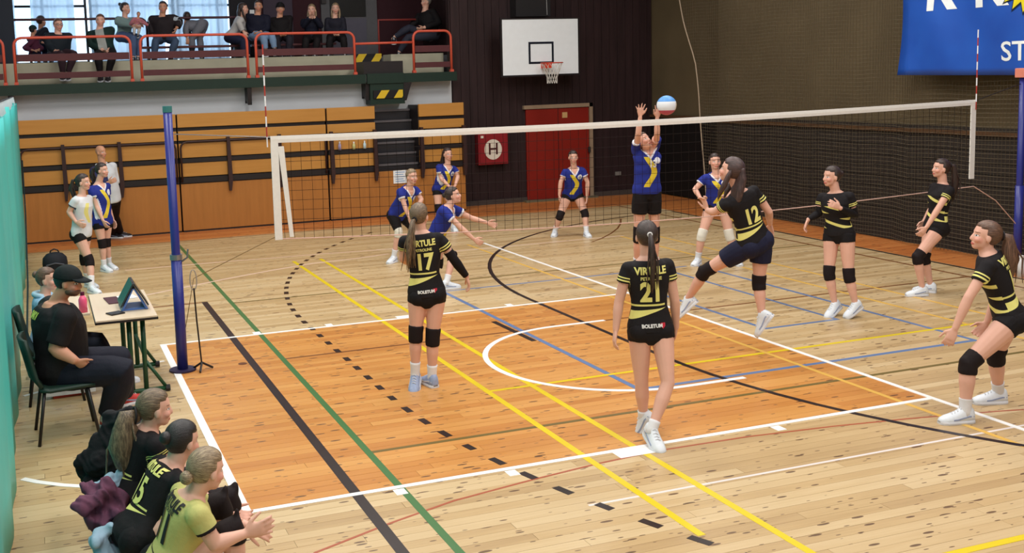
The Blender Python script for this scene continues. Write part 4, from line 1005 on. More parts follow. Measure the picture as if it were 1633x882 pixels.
    for q, sg in (('l', 1), ('r', -1)):
        if q in arm:
            p, r_ = limb(arm[q][:3], ARM, (0, 2)); mm = (1.2 if male else 1.)*k*S.get('armf', 1.)
            g_.ell(arm[q][0]-U*.006, Lc*.045*mm, Fc*.047*mm, U*.047*mm, 14, 10); g_.tube([pel+U*.44*ts+Lc*sg*shw*.4, arm[q][0]], [.052*mm, .044*mm], 12)
            g_.tube(p, [v*mm for v in r_], 12, dome=True)
            sp = {'f': fr, 'l': Lc*sg, 'u': UP, 'm': -Lc*sg, 'b': -fr}[S.get(q+'sp', S.get('sp', 'f'))]
            mir = S.get(q+'mir', 1)*(1 if q == 'l' else -1)
            hand_geo(g_, arm[q][2], arm[q][3]-arm[q][2], sp, k*(1.08 if male else 1.), S.get('curl', .25), mir, S.get('fan', .12))
        if q in leg:
            p, r_ = limb(leg[q][:3], THIGH, (0, 2)); mm = k*S.get('legf', 1.)
            g_.tube(p, [v*mm for v in r_], 14, dome=True)
            g_.ell(leg[q][0]-F*.02*k-U*.01, L*.080*k, F*.092*k, U*.09*k, 14, 10)
            A, Tt = leg[q][2], leg[q][3]; g_.tube([A, A+nrm(Tt-A)*.03*k-nrm(leg[q][1]-A)*.045*k], [.034*k, .026*k], 10)
    me = fuse(g_, vox, 2); co = coords(me); rel = (co-hdp)/hs; hd = np.stack([rel@hL, rel@hF, rel@hU], 1)
    far = (np.abs(hd[:, 0]) > .12) | (np.abs(hd[:, 1]) > .15) | (np.abs(hd[:, 2]) > .14); hd[far] = (9, -9, 9)
    set_attr(me, 'hd', hd)
    base = np.array([pel[0], pel[1], 0.]) if not S.get('zbase') else np.array([pel[0], pel[1], S['zbase']])
    root = thing('person', base, label, 'person', group)
    body = put('body', me, outfit.get('skin', SK), root)
    # ---- clothes
    def attrs(me_):
        co = coords(me_); r_ = co-pel; h = r_@U/ts
        u = np.clip((h-.1)/.25, 0, 1)[:, None]; l_ = L*(1-u)+Lc*u; f_ = F*(1-u)+Fc*u
        set_attr(me_, 'tl', np.stack([(r_*l_).sum(1)/k, (r_*f_).sum(1)/k, h], 1)); am = np.zeros(len(co))
        for q in arm:
            a0, a1 = arm[q][0], arm[q][1]; d_ = a1-a0; t = (co-a0)@d_/(d_@d_); dist = np.linalg.norm(co-a0-np.clip(t, 0, 1.5)[:, None]*d_, axis=1)
            lat = np.abs((co-pel-((co-pel)@U)[:, None]*U)@Lc); mk = (dist < .075*k) & (t > .2) & ((lat > .145*wS) | (t > .6) & (dist < .058*k)); am[mk] = t[mk]/max(.05, min(1., outfit.get('sleeve', .5)))
        set_attr(me_, 'arm', am)
    wr_ = outfit.get('wrinkle', .004)
    def crease(me_, wr_=wr_):
        co = coords(me_); no = np.zeros(len(co)*3, np.float32); me_.vertices.foreach_get('normal', no); no = no.reshape(-1, 3)
        r2 = np.random.default_rng(len(co)); a = np.zeros(len(co))
        for fq, am in ((14, 1), (24, .7), (38, .45)): d_ = r2.normal(size=3); d_ = d_/np.linalg.norm(d_)*fq; a += am*np.sin(co@d_+2*np.sin(co@(d_[[1, 2, 0]])*.4)+r2.uniform(0, 6))
        co = co+no*(a*wr_)[:, None]; me_.vertices.foreach_set('co', co.astype(np.float32).ravel()); me_.update()
    jer = None
    if outfit.get('top'):
        inf = outfit.get('inf', .014)*k; hb = outfit.get('hem', -.02); g_ = G(); tt = [r_ for r_ in tors if hb-.02 < r_[0] < .515]
        hem = [(hb,)+tuple(np.interp(hb, [r_[0] for r_ in tors], [r_[i] for r_ in tors]) for i in (1, 2, 3))]
        rr = hem+[r_ for r_ in tt if r_[0] > hb+.005]
        loose = outfit.get('loose', 0)
        g_.rings([tring(h, max(rx, .135*loose if h < .3 else 0), max(ry, .1*loose if h < .3 else 0), fo, inf) for h, rx, ry, fo in rr])
        sl = outfit.get('sleeve', .5)
        for q, sg in (('l', 1), ('r', -1)):
            if q in arm and sl > 0:
                mm = (1.2 if male else 1.)*k*S.get('armf', 1.); g_.ell(arm[q][0]-U*.006, Lc*(.045*mm+inf*.6), Fc*(.047*mm+inf*.7), U*(.047*mm+inf*.6), 14, 10)
                g_.tube([pel+U*.44*ts+Lc*sg*shw*.35, arm[q][0]], [.054*mm+inf*.6, .044*mm+inf*.6], 12)
                p, r_ = limb(arm[q][:3], ARM, (0, sl)); g_.tube(p, [v*mm+inf*(.7+.35*i/len(r_)) for i, v in enumerate(r_)], 14)
        jm = fuse(g_, min(vox*1.1, .011), 2); crease(jm); attrs(jm); jer = put(outfit.get('topname', 'jersey'), jm, outfit['top'], root)
        if outfit.get('hood'): 
            G().tube([nk-U*.02+Lc*.085*k*math.cos(a)+Fc*(.08*math.sin(a)-.02)*k+U*(.025 if math.sin(a) < .2 else -.02)*k for a in np.linspace(0, 6.283, 20, endpoint=False)], .026*k, 8, closed=True).build('hood', outfit['hood'], jer, smooth=True)
    if outfit.get('bottom') and leg:
        inf = outfit.get('binf', .007)*k; ln = outfit.get('blen', .3); g_ = G(); hb = outfit.get('waist', .05)
        rr = [r_ for r_ in tors if r_[0] < hb]+[(hb,)+tuple(np.interp(hb, [r_[0] for r_ in tors], [r_[i] for r_ in tors]) for i in (1, 2, 3))]
        g_.rings([tring(*r_, inf) for r_ in rr])
        for q in leg:
            p, r_ = limb(leg[q][:3], THIGH, (0, ln)); mm = k*S.get('legf', 1.); tp = outfit.get('flare', 0)
            g_.tube(p, [v*mm+inf+tp*k*min(1, i/max(1, len(r_)*.4)) for i, v in enumerate(r_)], 16)
            g_.ell(leg[q][0]-F*.02*k-U*.01, L*(.080*k+inf+.004), F*(.092*k+inf+.005), U*(.09*k+inf+.002), 14, 10)
        jm = fuse(g_, min(vox*1.1, .011), 2); crease(jm, wr_*.5); attrs(jm); put(outfit.get('botname', 'shorts'), jm, outfit['bottom'], root)
    for q in leg:
        mm = k*S.get('legf', 1.); tot = [np.linalg.norm(leg[q][1]-leg[q][0]), np.linalg.norm(leg[q][2]-leg[q][1])]
        if outfit.get('knee'):
            p, r_ = limb(leg[q][:3], THIGH, (.80, 1.22)); n_ = len(p)
            kd = nrm(2*leg[q][1]-leg[q][0]-leg[q][2]); kd = kd if np.linalg.norm(2*leg[q][1]-leg[q][0]-leg[q][2]) > .03 else fr
            gg = G().tube(p, [v*mm+.009*k+(.004 if 0 < i < n_-1 else 0) for i, v in enumerate(r_)], 16); gg.ell(leg[q][1]+kd*.030*k, UP*.055*k, kd*.038*k, np.cross(UP, kd)*.045*k, 12, 8)
            put('kneepad', fuse(gg, .009, 3), outfit['knee'], root)
        if outfit.get('sock'):
            a = outfit.get('sockh', .72); p, r_ = limb(leg[q][:3], THIGH, (1+a, 2)); dn = nrm(leg[q][2]-leg[q][1]); p.append(leg[q][2]+dn*.04*k); r_.append(.034); G().tube(p, [v*mm+.007*k for v in r_], 14).build('sock', outfit['sock'], root, smooth=True)
        if outfit.get('shoe'): shoe(root, leg[q][2], leg[q][3], leg[q][4], k*outfit.get('shoes', 1.), outfit['shoe'], outfit.get('sole', F_sole))
    for q in arm:
        if outfit.get('armsleeve') and q in outfit['armsleeve']:
            a, b_ = outfit['armsleeve'][q]; p, r_ = limb(arm[q][:3], ARM, (a, b_)); G().tube(p, [v*k+.006 for v in r_], 14).build('arm_sleeve', F_blk, root, smooth=True)
    # ---- hair and headwear
    hm = outfit.get('hair'); P = lambda x, y, z: hdp+(hL*x+hF*y+hU*z)*hs
    if hm:
        g_ = G(); nu, nv = 40, 28; v = []; f_ = []; lowz = outfit.get('nape', -.085); hz = outfit.get('hairline', .062)
        for i in range(nv+1):
            for j in range(nu):
                th, ph_ = math.pi*i/nv, 2*math.pi*j/nu; d_ = np.array([math.sin(th)*math.cos(ph_), math.sin(th)*math.sin(ph_), math.cos(th)])
                p = np.array([0, -.014, .026])+d_*np.array([.082, .104, .100])
                front = 1/(1+math.exp(-(p[1]-.012+abs(p[0])*.0)*140)); top = 1/(1+math.exp(-(p[2]-hz-(.012 if abs(p[0]) < .05 else -.0))*220)); low = 1/(1+math.exp(-(p[2]-lowz)*160))
                ear = 1-(1/(1+math.exp(-(p[1]+.020)*260)))*(1/(1+math.exp((p[2]-.004)*260)))*(abs(p[0]) > .05)
                w_ = min(max(1-front, top), low)*ear; rr = .80+.20*w_+(.004*math.sin(ph_*19+th*6) if w_ > .8 else 0); q = np.array([0, -.014, .026])+d_*np.array([.082, .104, .100])*rr; v.append(P(*q))
        for i in range(nv):
            for j in range(nu): a = i*nu+j; b_ = i*nu+(j+1) % nu; f_.append((a, b_, b_+nu, a+nu))
        g_.add(v, f_); ho = g_.build('hair', hm, root, smooth=True); cc = (coords(ho.data)-hdp)/hs; cx_ = cc@hL; cz_ = cc@hU-.03; cy_ = cc@hF; ro = np.sqrt(cx_**2+cz_**2)+.01
        set_attr(ho.data, 'hr', np.stack([cx_/ro*5, cz_/ro*5, cy_*6], 1)); sty = outfit.get('style', 'short')
        if sty == 'pony':
            tie = P(0, -.112, outfit.get('tiez', .035)); ln = outfit.get('tail', .34)*k; tp = S.get('tailto'); bk = -hF+Lc*0
            end = at_depth(tp[0], tp[1], depth_of(tie)+(tp[2] if len(tp) > 2 else 0)) if tp else tie+bk*.04-UP*ln
            mid1 = tie+bk*.045*k-UP*.01; mid2 = (mid1*.55+end*.45)+bk*.03*k; pth = [tie+hF*.015, mid1, mid1*.6+mid2*.4-UP*.01, mid2, mid2*.4+end*.6, end]
            fat = outfit.get('fat', 1.); g_ = G().tube(pth, [.014*fat, .024*fat, .031*fat, .034*fat, .026*fat, .006], 12, flat=.8); r3 = np.random.default_rng(3)
            for _ in range(18):
                o_ = r3.normal(size=3)*.012*fat; g_.tube([pth[0]]+[p_+o_*(.35+i*.33)+r3.normal(size=3)*.003 for i, p_ in enumerate(pth[1:])], [.004, .006, .007, .007, .005, .002], 5)
            pt2 = g_.build('ponytail', hm, ho, smooth=True); cc = coords(pt2.data)-pth[0]; set_attr(pt2.data, 'hr', np.stack([cc[:, 0]*45, cc[:, 1]*45, cc[:, 2]*3], 1))
            G().tube([tie+(hL*math.cos(a)+hU*math.sin(a))*.019*fat-hF*.008 for a in np.linspace(0, 6.283, 14, endpoint=False)], .006, 6, closed=True).build('hair_tie', outfit.get('tie', F_prb), ho, smooth=True)
        elif sty == 'bun': gg = G(); gg.ell(P(0, -.118, outfit.get('tiez', .03)), hL*.034*k, hF*.032*k, hU*.034*k, 14, 10); bu = gg.build('bun', hm, ho, smooth=True); cc = coords(bu.data)-hdp; set_attr(bu.data, 'hr', np.stack([cc[:, 0]*20, cc[:, 1]*20, cc[:, 2]*60], 1))
        elif sty == 'long':
            gg = G()
            for sx in (-1, 1): gg.tube([P(sx*.06, -.03, .04), P(sx*.078, -.02, -.03), P(sx*.08, 0, -.12), P(sx*.07, .03, -.2), P(sx*.06, .04, -.27)], [.02, .03, .034, .03, .008], 10, flat=.7)
            gg.tube([P(0, -.07, .04), P(0, -.095, -.05), P(.01, -.095, -.15), P(.015, -.10, -.23), P(.02, -.10, -.30)], [.065, .082, .085, .075, .03], 12, flat=.5); lh = put('long_hair', fuse(gg, .010, 2), hm, ho); cc = coords(lh.data)-hdp; set_attr(lh.data, 'hr', np.stack([cc[:, 0]*45, cc[:, 1]*45, cc[:, 2]*3], 1))
    if outfit.get('cap'):
        g_ = G(); v = []; f_ = []; nu, nv = 32, 12
        for i in range(nv+1):
            for j in range(nu): th, ph_ = math.pi*.52*i/nv, 2*math.pi*j/nu; v.append(P(.09*math.sin(th)*math.cos(ph_), -.012+.110*math.sin(th)*math.sin(ph_), .035+.098*math.cos(th)))
        for i in range(nv):
            for j in range(nu): a = i*nu+j; b_ = i*nu+(j+1) % nu; f_.append((a, b_, b_+nu, a+nu))
        g_.add(v, f_); cp = g_.build('cap', outfit['cap'], root, smooth=True); cp.modifiers.new('s', 'SOLIDIFY').thickness = .005
        if outfit.get('brim'):
            b0 = [P(.078*math.cos(a), .05+.05*math.sin(a), .045) for a in np.linspace(0, math.pi, 12)]; b1 = [P(.074*math.cos(a), .08+.095*math.sin(a), .035-.012*abs(math.cos(a))) for a in np.linspace(0, math.pi, 12)]
            gg = G(); gg.add(b0+b1, [(i, i+1, 13+i, 12+i) for i in range(11)]); q = gg.build('brim', outfit['cap'], cp, smooth=True); q.modifiers.new('s', 'SOLIDIFY').thickness = .006
        if outfit.get('pompom'): G().ell(P(0, -.01, .15), hL*.02, hF*.02, hU*.02).build('pompom', outfit['cap'], cp, smooth=True)
    if outfit.get('beard'):
        gg = G(); gg.ell(P(0, .028, -.062), hL*.062*hs, hF*.064*hs, hU*.040*hs, 18, 12); gg.build('beard', outfit['beard'], root, smooth=True)
    if outfit.get('glasses'):
        gg = G()
        for sx in (-1, 1): gg.tube([P(sx*.032+.022*math.cos(a), .096, .004+.016*math.sin(a)) for a in np.linspace(0, 6.283, 14, endpoint=False)], .0025, 5, closed=True).tube([P(sx*.054, .096, .008), P(sx*.076, .0, .008)], .0025, 5)
        gg.tube([P(-.01, .099, .006), P(.01, .099, .006)], .0025, 5); gg.build('glasses', F_prb, root)
    # ---- prints on the back or chest
    if jer is not None and outfit.get('prints'):
        bm = bmesh.new(); bm.from_mesh(jer.data); bv = BVHTree.FromBMesh(bm); bm.free()
        for (s_, size, h_, so, col_, bold, xs, side) in outfit['prints']:
            sg = -1 if side == 'back' else 1
            text_on(s_, size*k, pel+U*h_*ts+Lc*so*k+Fc*sg*.02, Lc*sg, U, 'lettering', col_, jer, bold=bold*k, xs=xs, lift=.006, bvh=bv)
        if outfit.get('shield'):
            h_, so = outfit['shield']; cpt = []; n_ = -Fc
            for (x_, y_) in ((-.018, .02), (.018, .02), (.018, -.004), (0, -.024), (-.018, -.004)):
                p = pel+U*(h_*ts+y_)+Lc*(so*k-x_); hh = bv.ray_cast(Vector(p-Fc*.5), Vector(Fc), 1.); cpt.append((np.array(hh[0])-Fc*.004) if hh[0] is not None else p-Fc*.12)
            me2 = bpy.data.meshes.new('shield'); me2.from_pydata([tuple(p) for p in cpt], [], [(0, 1, 2, 3, 4)]); put('shield', me2, F_prr, jer)
    return dict(root=root, pel=pel, nk=nk, head=hdp, arm=arm, leg=leg, P=P)

def back(num, col=None, name='VIRTULE', sub='PETROLINE'):
    c = col or F_yl
    return [(name, .076, .435, 0, c, .003, .80, 'back'), (sub, .034, .380, 0, c, .001, .9, 'back'), (num, .20, .275, 0, c, .008, .82, 'back')]
LOGO = [('BOLETUM', .036, .035, .01, F_prw, .002, .95, 'back')]
HOME = dict(top=J_black, bottom=F_blk, knee=F_knee, sock=F_sock, shoe=F_shoe, blen=.19, shield=(.035, -.07))
GH = 'players in black jerseys'; GB = 'players in royal blue jerseys'
def O(base, **kw): d = dict(base); d.update(kw); return d

# --- near court, black team
person('black-jersey player number 17 with long light brown ponytail, seen from behind, standing',
    dict(pel=(681, 467), neck=(671, 369), head=(669, 345), yaw=183, hyaw=158, hpitch=-2, lean=-.02, tailto=(652, 428, -.03),
         ra=((724, 414, .04), (744, 441, .06), (748, 455, .02)), la=((642, 412, .05), (652, 420, 9)), legf=1.05,
         ll=((663, 531, 0), ((662, 597), (660, 618), 'h', .1)), rl=((690, 537, 0), ((689, 601), (676, 606), 'g'))),
    O(HOME, hair=H_lb, style='pony', tiez=-.02, tail=.42, fat=1.1, prints=back('17')+LOGO, shoe=F_shoeg, sockh=.70, armsleeve={'r': (.62, 1.95)}, sleeve=.5), GH, k=1.0)
person('black-jersey player number 21 with long dark ponytail, stepping on the white line',
    dict(pel=(1037, 522), neck=(1032, 410), head=(1031, 377), yaw=181, hyaw=180, lean=0, tailto=(1041, 462, -.03),
         la=((987, 482, 0), (982, 526, -.03), (979, 548, -.02)), ra=((1076, 480, 0), (1078, 522, .05), (1074, 540, .05)), dp=.12,
         ll=((1023, 611, 0), ((1026, 664), (1020, 682), 'h', -.02)), rl=((1065, 611, 0), ((1040, 684), (1052, 714), 'h', .12))),
    O(HOME, hair=H_dark, style='pony', tiez=.03, tail=.42, fat=.8, tie=F_prw, prints=back('21')+LOGO, knee=None, sockh=.82, sleeve=.42), GH, k=1.02)
person('black-jersey player number 12 with loose dark hair, leaping, one leg stretched back',
    dict(pel=(1203, 385), neck=(1178, 304), head=(1166, 272), yaw=198, hyaw=230, hpitch=12, lean=-.06, D=9.95, hs=1.05,
         la=((1139, 338, .1), (1128, 336, 9), (1122, 316, .02)), ra=((1226, 338, .03), (1228, 357, 9), (1230, 368, .02)),
         ll=((1124, 433, .22), ((1096, 478), (1086, 497), 'f', .16, .03)), rl=((1210, 452, .02), ((1215, 503), (1206, 534), 'f', -.06, .02))),
    O(HOME, hair=hair_mat('hair_umber', (44, 30, 30), (96, 72, 70)), style='long', bottom=F_navy, blen=.52, binf=.014, flare=.008, prints=back('12')[2:], sock=None, shield=None), GH, k=1.02)
person('black-jersey player with black arm sleeves facing left, hand raised to the chest',
    dict(pel=(1338, 372), neck=(1332, 305), head=(1326, 282), yaw=-40, hyaw=-75, lean=0, dp=.1,
         ra=((1306, 340, 0), (1289, 350, -.03), (1283, 364, 0)), la=((1363, 343, .02), (1340, 332, -9), (1324, 324, -.02)), lsp='u',
         rl=((1322, 436, 0), ((1331, 484), (1320, 502), 'h', .06)), ll=((1354, 441, 0), ((1364, 484), (1348, 505), 'h', .06))),
    O(HOME, hair=H_dark, style='bun', armsleeve={'r': (.6, 1.97), 'l': (.6, 1.97)}, sock=None), GH, k=.99)
person('black-jersey player with ponytail at the back right, hands at the thighs',
    dict(pel=(1492, 362), neck=(1503, 292), head=(1500, 269), yaw=-82, hyaw=-86, lean=0, dp=.05, hpitch=5,
         la=((1498, 330, -.03), (1478, 362, .0), (1470, 372, 0)), ra=((1486, 332, .05), (1474, 352, 0)), 
         ll=((1463, 410, 0), ((1471, 460), (1444, 470), 'g')), rl=((1474, 412, 0), ((1484, 455), (1462, 462), 'g'))),
    O(HOME, hair=H_dark, style='pony', tiez=.05, tail=.42, fat=1.2, sock=None), GH, k=1.0)
person('crouching player in black jersey number 17 at the right edge, brown ponytail, facing left',
    dict(pel=(1610, 506), neck=(1573, 402), head=(1571, 377), yaw=-112, cyaw=-122, hyaw=-100, hpitch=8, lean=.05, dp=-.05,
         la=((1545, 474, -.04), (1523, 524, .0), (1512, 548, 0)), ra=((1588, 478, .1), (1574, 514, .0), (1562, 528, 0)),
         ll=((1544, 580, 0), ((1539, 655), (1496, 672), 'g')), rl=((1588, 566, 0), ((1592, 625), (1556, 640), 'g')), legf=1.08),
    O(HOME, hair=H_brown, style='pony', tiez=.02, tail=.36, fat=1.8, prints=back('17'), shoe=F_shoe, sockh=.74), GH, k=1.04)
# --- blue team
BL = dict(top=J_blue, bottom=F_blk, knee=F_knee, sock=F_sock, shoe=F_shoe, blen=.3, wrinkle=.006, inf=.02, hem=-.05, loose=1.)
FR = [('13', .055, .385, .085, F_prb, .001, .9, 'front')]
D_j = depth_of((5.5, 4.2, 1.2))
person('blocking player in blue jersey jumping with both arms stretched above the net',
    dict(pel=(1032, 303), neck=(1033, 238), head=(1026, 226), yaw=8, hyaw=40, hpitch=30, lean=.0, hlean=-.05, D=D_j+.1, shl=(1046, 232), shr=(1014, 240), zbase=.35,
         ra=((1018, 212, -9), (1021, 186, -.04), (1021, 168, -.03)), la=((1048, 212, -9), (1048, 188, -.04), (1052, 168, -.03)), sp='m', fan=.42, curl=.06, armf=.95,
         rl=((1018, 375, .05), ((1015, 425), (1013, 440), 'f', .12, -.03)), ll=((1044, 375, .05), ((1045, 424), (1048, 440), 'f', .12, -.03))),
    O(BL, hair=H_brown, style='bun', blen=.5, flare=.01, prints=[('13', .12, .34, .02, F_prw, .004, .8, 'front')]), GB, k=.98)
person('player in blue jersey in ready stance before the red door, hands near the knees',
    dict(pel=(913, 309), neck=(915, 267), head=(914, 251), yaw=5, hyaw=2, hpitch=-4, lean=-.18, hlean=-.05, dp=.1,
         ra=((894, 291, -.02), (892, 311, 0), (892, 322, 0)), la=((937, 291, -.02), (936, 312, 0), (936, 322, 0)),
         rl=((893, 344, -.12), ((885, 368), (881, 378), 'g')), ll=((933, 341, -.12), ((935, 369), (941, 378), 'g')), legf=1.05),
    O(BL, hair=H_dark, style='bun', prints=FR, blen=.26), GB, k=.98)
person('player in blue jersey with white kneepads behind number 12, looking over the net',
    dict(pel=(1144, 324), neck=(1142, 276), head=(1140, 258), yaw=-4, hyaw=0, hpitch=3, lean=-.1, dp=.1,
         ra=((1108, 302, 0), (1117, 316, -.12), (1123, 318, -.08)), la=((1170, 302, 0), (1160, 314, -.12), (1154, 316, -.08)), curl=.6,
         rl=((1119, 376, -.1), ((1113, 412), (1103, 424), 'g')), ll=((1163, 376, -.1), ((1176, 412), (1181, 424), 'g')), legf=1.05),
    O(BL, hair=H_dark, style='pony', knee=F_kneew, prints=FR, blen=.26), GB, k=1.0)
person('player in blue jersey and long black shorts bending forward, left of the reaching player',
    dict(pel=(634, 342), neck=(653, 299), head=(657, 282), yaw=42, hyaw=35, hpitch=-2, lean=-.2, hlean=-.05, dp=.05,
         ra=((645, 327, -.05), (652, 346, -.05), (655, 356, 0)), la=((672, 318, -.02), (664, 335, -.1), (660, 344, 0)),
         rl=((636, 370, -.1), ((628, 409), (620, 419), 'g')), ll=((668, 372, 0), ((672, 405), (678, 416), 'g'))),
    O(BL, hair=H_bl, style='bun', knee=F_kneew, blen=.88, flare=.004, prints=FR), GB, k=.99)
person('player in blue jersey crouching low and reaching forward with both arms to the right',
    dict(pel=(694, 378), neck=(717, 328), head=(723, 312), yaw=68, hyaw=78, hpitch=12, lean=-.08, hlean=0,
         ra=((736, 364, -.06), (755, 381, 0), (768, 389, 0)), la=((752, 348, .05), (776, 355, 0), (788, 359, 0)), sp='u',
         rl=((722, 408, -.12), ((712, 451), (722, 458), 'g')), ll=((700, 420, .1), ((672, 436), (684, 440), 'g'))),
    O(BL, hair=H_dark, style='bun', prints=FR), GB, k=1.0)
person('player in blue jersey with a dark ponytail waiting with joined hands before the bleachers',
    dict(pel=(704, 302), neck=(714, 263), head=(714, 246), yaw=22, hyaw=30, lean=-.12, hlean=-.03, dp=.05,
         ra=((703, 284, -.02), (716, 297, -.14), (721, 300, -.03)), la=((730, 282, -.02), (726, 296, -.12), (722, 300, -.03)),
         rl=((699, 332, -.1), ((700, 360), (706, 369), 'g')), ll=((722, 332, -.1), ((723, 361), (729, 370), 'g'))),
    O(BL, hair=H_dark, style='pony', prints=FR), GB, k=1.0)
# --- standing at the left
person('reserve player in white jersey standing hand on hip by the bleachers',
    dict(pel=(130, 371), neck=(131, 311), head=(133, 291), yaw=72, hyaw=80, lean=0, dp=.05,
         ra=((110, 338, 0), (121, 354, -.04), (128, 358, -.02)), la=((142, 340, .05), (138, 358, 0)),
         rl=((143, 416, -.05), ((146, 457), (163, 468), 'g')), ll=((134, 414, 0), ((141, 448), (157, 458), 'g'))),
    dict(top=J_white, bottom=F_blk, knee=F_knee, sock=F_sock, shoe=F_shoe, hair=H_dark, style='pony', blen=.28, inf=.018, hem=-.05, loose=1., tail=.26, sockh=.6), k=1.0)
person('reserve player in blue jersey standing beside the coach, arms hanging',
    dict(pel=(163, 353), neck=(158, 291), head=(163, 272), yaw=58, hyaw=72, lean=0,
         ra=((154, 329, -.02), (164, 351, -.05), (168, 359, 0)), la=((172, 328, .03), (180, 350, 0), (183, 358, 0)),
         rl=((163, 388, -.03), ((166, 424), (184, 434), 'g')), ll=((170, 386, 0), ((174, 420), (188, 429), 'g'))),
    O(BL, hair=H_dark, style='pony', tail=.2, prints=None), k=.99)
F_ct = fabric('white_navy_jacket', (206, 210, 216), lambda b, c, s, f, h, a: b.mix(s.lt(-.04)*h.gt(.22), c, s2l((52, 54, 92))))
person('bald coach in white and navy tracksuit top with folded arms before the bleachers',
    dict(pel=(176, 316), neck=(163, 262), head=(161, 243), yaw=45, hyaw=62, lean=0, D=depth_of(at_ground(184, 391)),
         ra=((152, 289, -.03), (172, 292, -.16), (181, 288, -.02)), la=((185, 289, -.02), (168, 294, -.18), (160, 292, -.02)), rsp='u', lsp='u',
         rl=((177, 347, 0), ((180, 372), (190, 378), 'g')), ll=((182, 346, 0), ((192, 371), (204, 376), 'g'))),
    dict(skin=SK2, top=F_ct, bottom=F_blk, blen=1.9, binf=.02, flare=.015, sleeve=1.95, inf=.03, hem=-.08, topname='tracksuit_top', botname='trousers', shoe=F_prb, hood=F_sock), k=1.02, male=True, vox=.0095)
# --- scorer table
F_man = fabric('black_tshirt', (25, 23, 26)); F_tr = fabric('dark_navy_trousers', (26, 27, 40)); F_shr = flat('shoe_red', (190, 60, 56), .5)
mn = person('bearded man in black cap and black T-shirt sitting at the scorer table',
    dict(pel=(98, 588), neck=(90, 484), head=(110, 450), yaw=95, cyaw=122, curl=.9, hyaw=84, hpitch=-8, lean=.0, hlean=-.02, D=8.55, wide=1.42, armf=1.25, legf=1.28,
         ra=((88, 556, -.05), (118, 574, -.02), (130, 582, .04)), la=((100, 545, .08), (126, 568, .0), (146, 574, 0)),
         rl=((196, 590, -.05), ((172, 664), (196, 683), 'g')), ll=((190, 572, .1), ((198, 630), (224, 636), 'g'))),
    dict(skin=SK3, top=F_man, bottom=F_tr, blen=1.92, binf=.02, flare=.02, sleeve=.85, inf=.03, hem=-.08, loose=1.15, topname='tshirt', botname='trousers', shoe=F_shr, sole=F_sole, sock=F_sock, sockh=.8, hair=H_black, style='short', cap=fabric('black_cap', (24, 30, 32)), brim=True, beard=hair_mat('beard_brown', (70, 46, 36), (120, 84, 66)), hairline=.02,
         prints=[('SMKV', .075, .45, .0, flat('print_lime', (206, 214, 96), .6), .003, .8, 'back')]), k=1.06, male=True, vox=.010)
person('woman in light blue hoodie sitting behind the man in the black cap',
    dict(pel=(70, 545), neck=(72, 470), head=(76, 446), yaw=100, hyaw=84, lean=0, D=9.7, 
         ra=((62, 505, 0), (92, 515, -.05)), la=((78, 505, 0), (100, 515, 0)),
         rl=((160, 548, 0), ((186, 610), (214, 624), 'g')), ll=((158, 540, .1), ((190, 600), (214, 606), 'g'))),
    dict(top=fabric('light_blue_hoodie', (150, 186, 216)), topname='hoodie', bottom=F_tr, botname='trousers', blen=1.9, binf=.012, inf=.025, sleeve=1.9, shoe=F_shoe, hair=H_brown, style='bun', tiez=.05, hood=fabric('hood_pale_blue', (176, 206, 226))), k=.96, vox=.010)
# --- reserve players on the bench
RS = 'reserve players on the low bench'
A_ = person('reserve player with long light brown ponytail, farthest of the three seated girls',
    dict(pel=(206, 790), neck=(238, 682), head=(248, 652), yaw=122, hyaw=116, hpitch=-5, lean=.05, hlean=0, D=5.55, hs=.93, tailto=(208, 762, -.02),
         ra=((262, 742, .0), (300, 770, .0)), la=((275, 735, .1), (312, 765, .0)),
         rl=((300, 770, .05), ((302, 862), (330, 880), 'f', .0, .02)), ll=((312, 760, .15), ((318, 850), (345, 866), 'f', .0, .02))),
    O(HOME, hair=H_lb, style='pony', tiez=-.03, fat=2.4, tail=.45, prints=[(n_, a, b, c, d_, e, f, g) for n_, a, b, c, d_, e, f, g in back('9')[2:]], shield=None, hem=-.06), RS, k=.98)
B_ = person('reserve player with dark hair and jersey number 15, middle of three seated girls',
    dict(pel=(222, 850), neck=(278, 740), head=(292, 704), yaw=122, hyaw=138, hpitch=-10, lean=.1, hlean=.03, D=5.2, hs=.93, 
         ra=((300, 815, .0), (350, 830, .05)), la=((318, 800, .1), (360, 815, .0)),
         rl=((352, 800, .10), ((356, 905), (385, 925), 'f', .0, .02)), ll=((366, 792, .2), ((370, 890), (398, 905), 'f', .0, .02))),
    O(HOME, hair=H_black, style='bun', prints=[('VIRTULE', .066, .45, 0, F_yl, .003, .8, 'back'), ('15', .19, .27, .02, F_yl, .006, .75, 'back')], shield=None, hem=-.06), RS, k=1.0)
C_ = person('reserve player in yellow jersey number 11, nearest of three seated girls, hands together',
    dict(pel=(268, 905), neck=(310, 788), head=(330, 750), yaw=122, hyaw=134, hpitch=-12, lean=.04, hlean=.02, D=4.95, hs=.92, shr=(318, 822, -.05),
         ra=((342, 868, .0), (388, 852, .1), (420, 842, .03)), la=((362, 830, .2), (392, 838, -.05), (424, 848, .03)), rsp='u', lsp='b', curl=.12,
         rl=((372, 840, .15), ((378, 950), (405, 975), 'f', .0, .02)), ll=((352, 822, .25), ((358, 940), (390, 950), 'f', .0, .02))),
    O(HOME, top=J_yel, hair=H_bl, style='bun', tiez=-.03, prints=[('VIRTULE', .066, .45, 0, F_prb, .003, .8, 'back'), ('PETROLINE', .03, .40, 0, F_prb, .001, .9, 'back'), ('11', .20, .27, 0, F_prb, .006, .8, 'back')], shield=None, hem=-.06, sleeve=.55), RS, k=1.02)
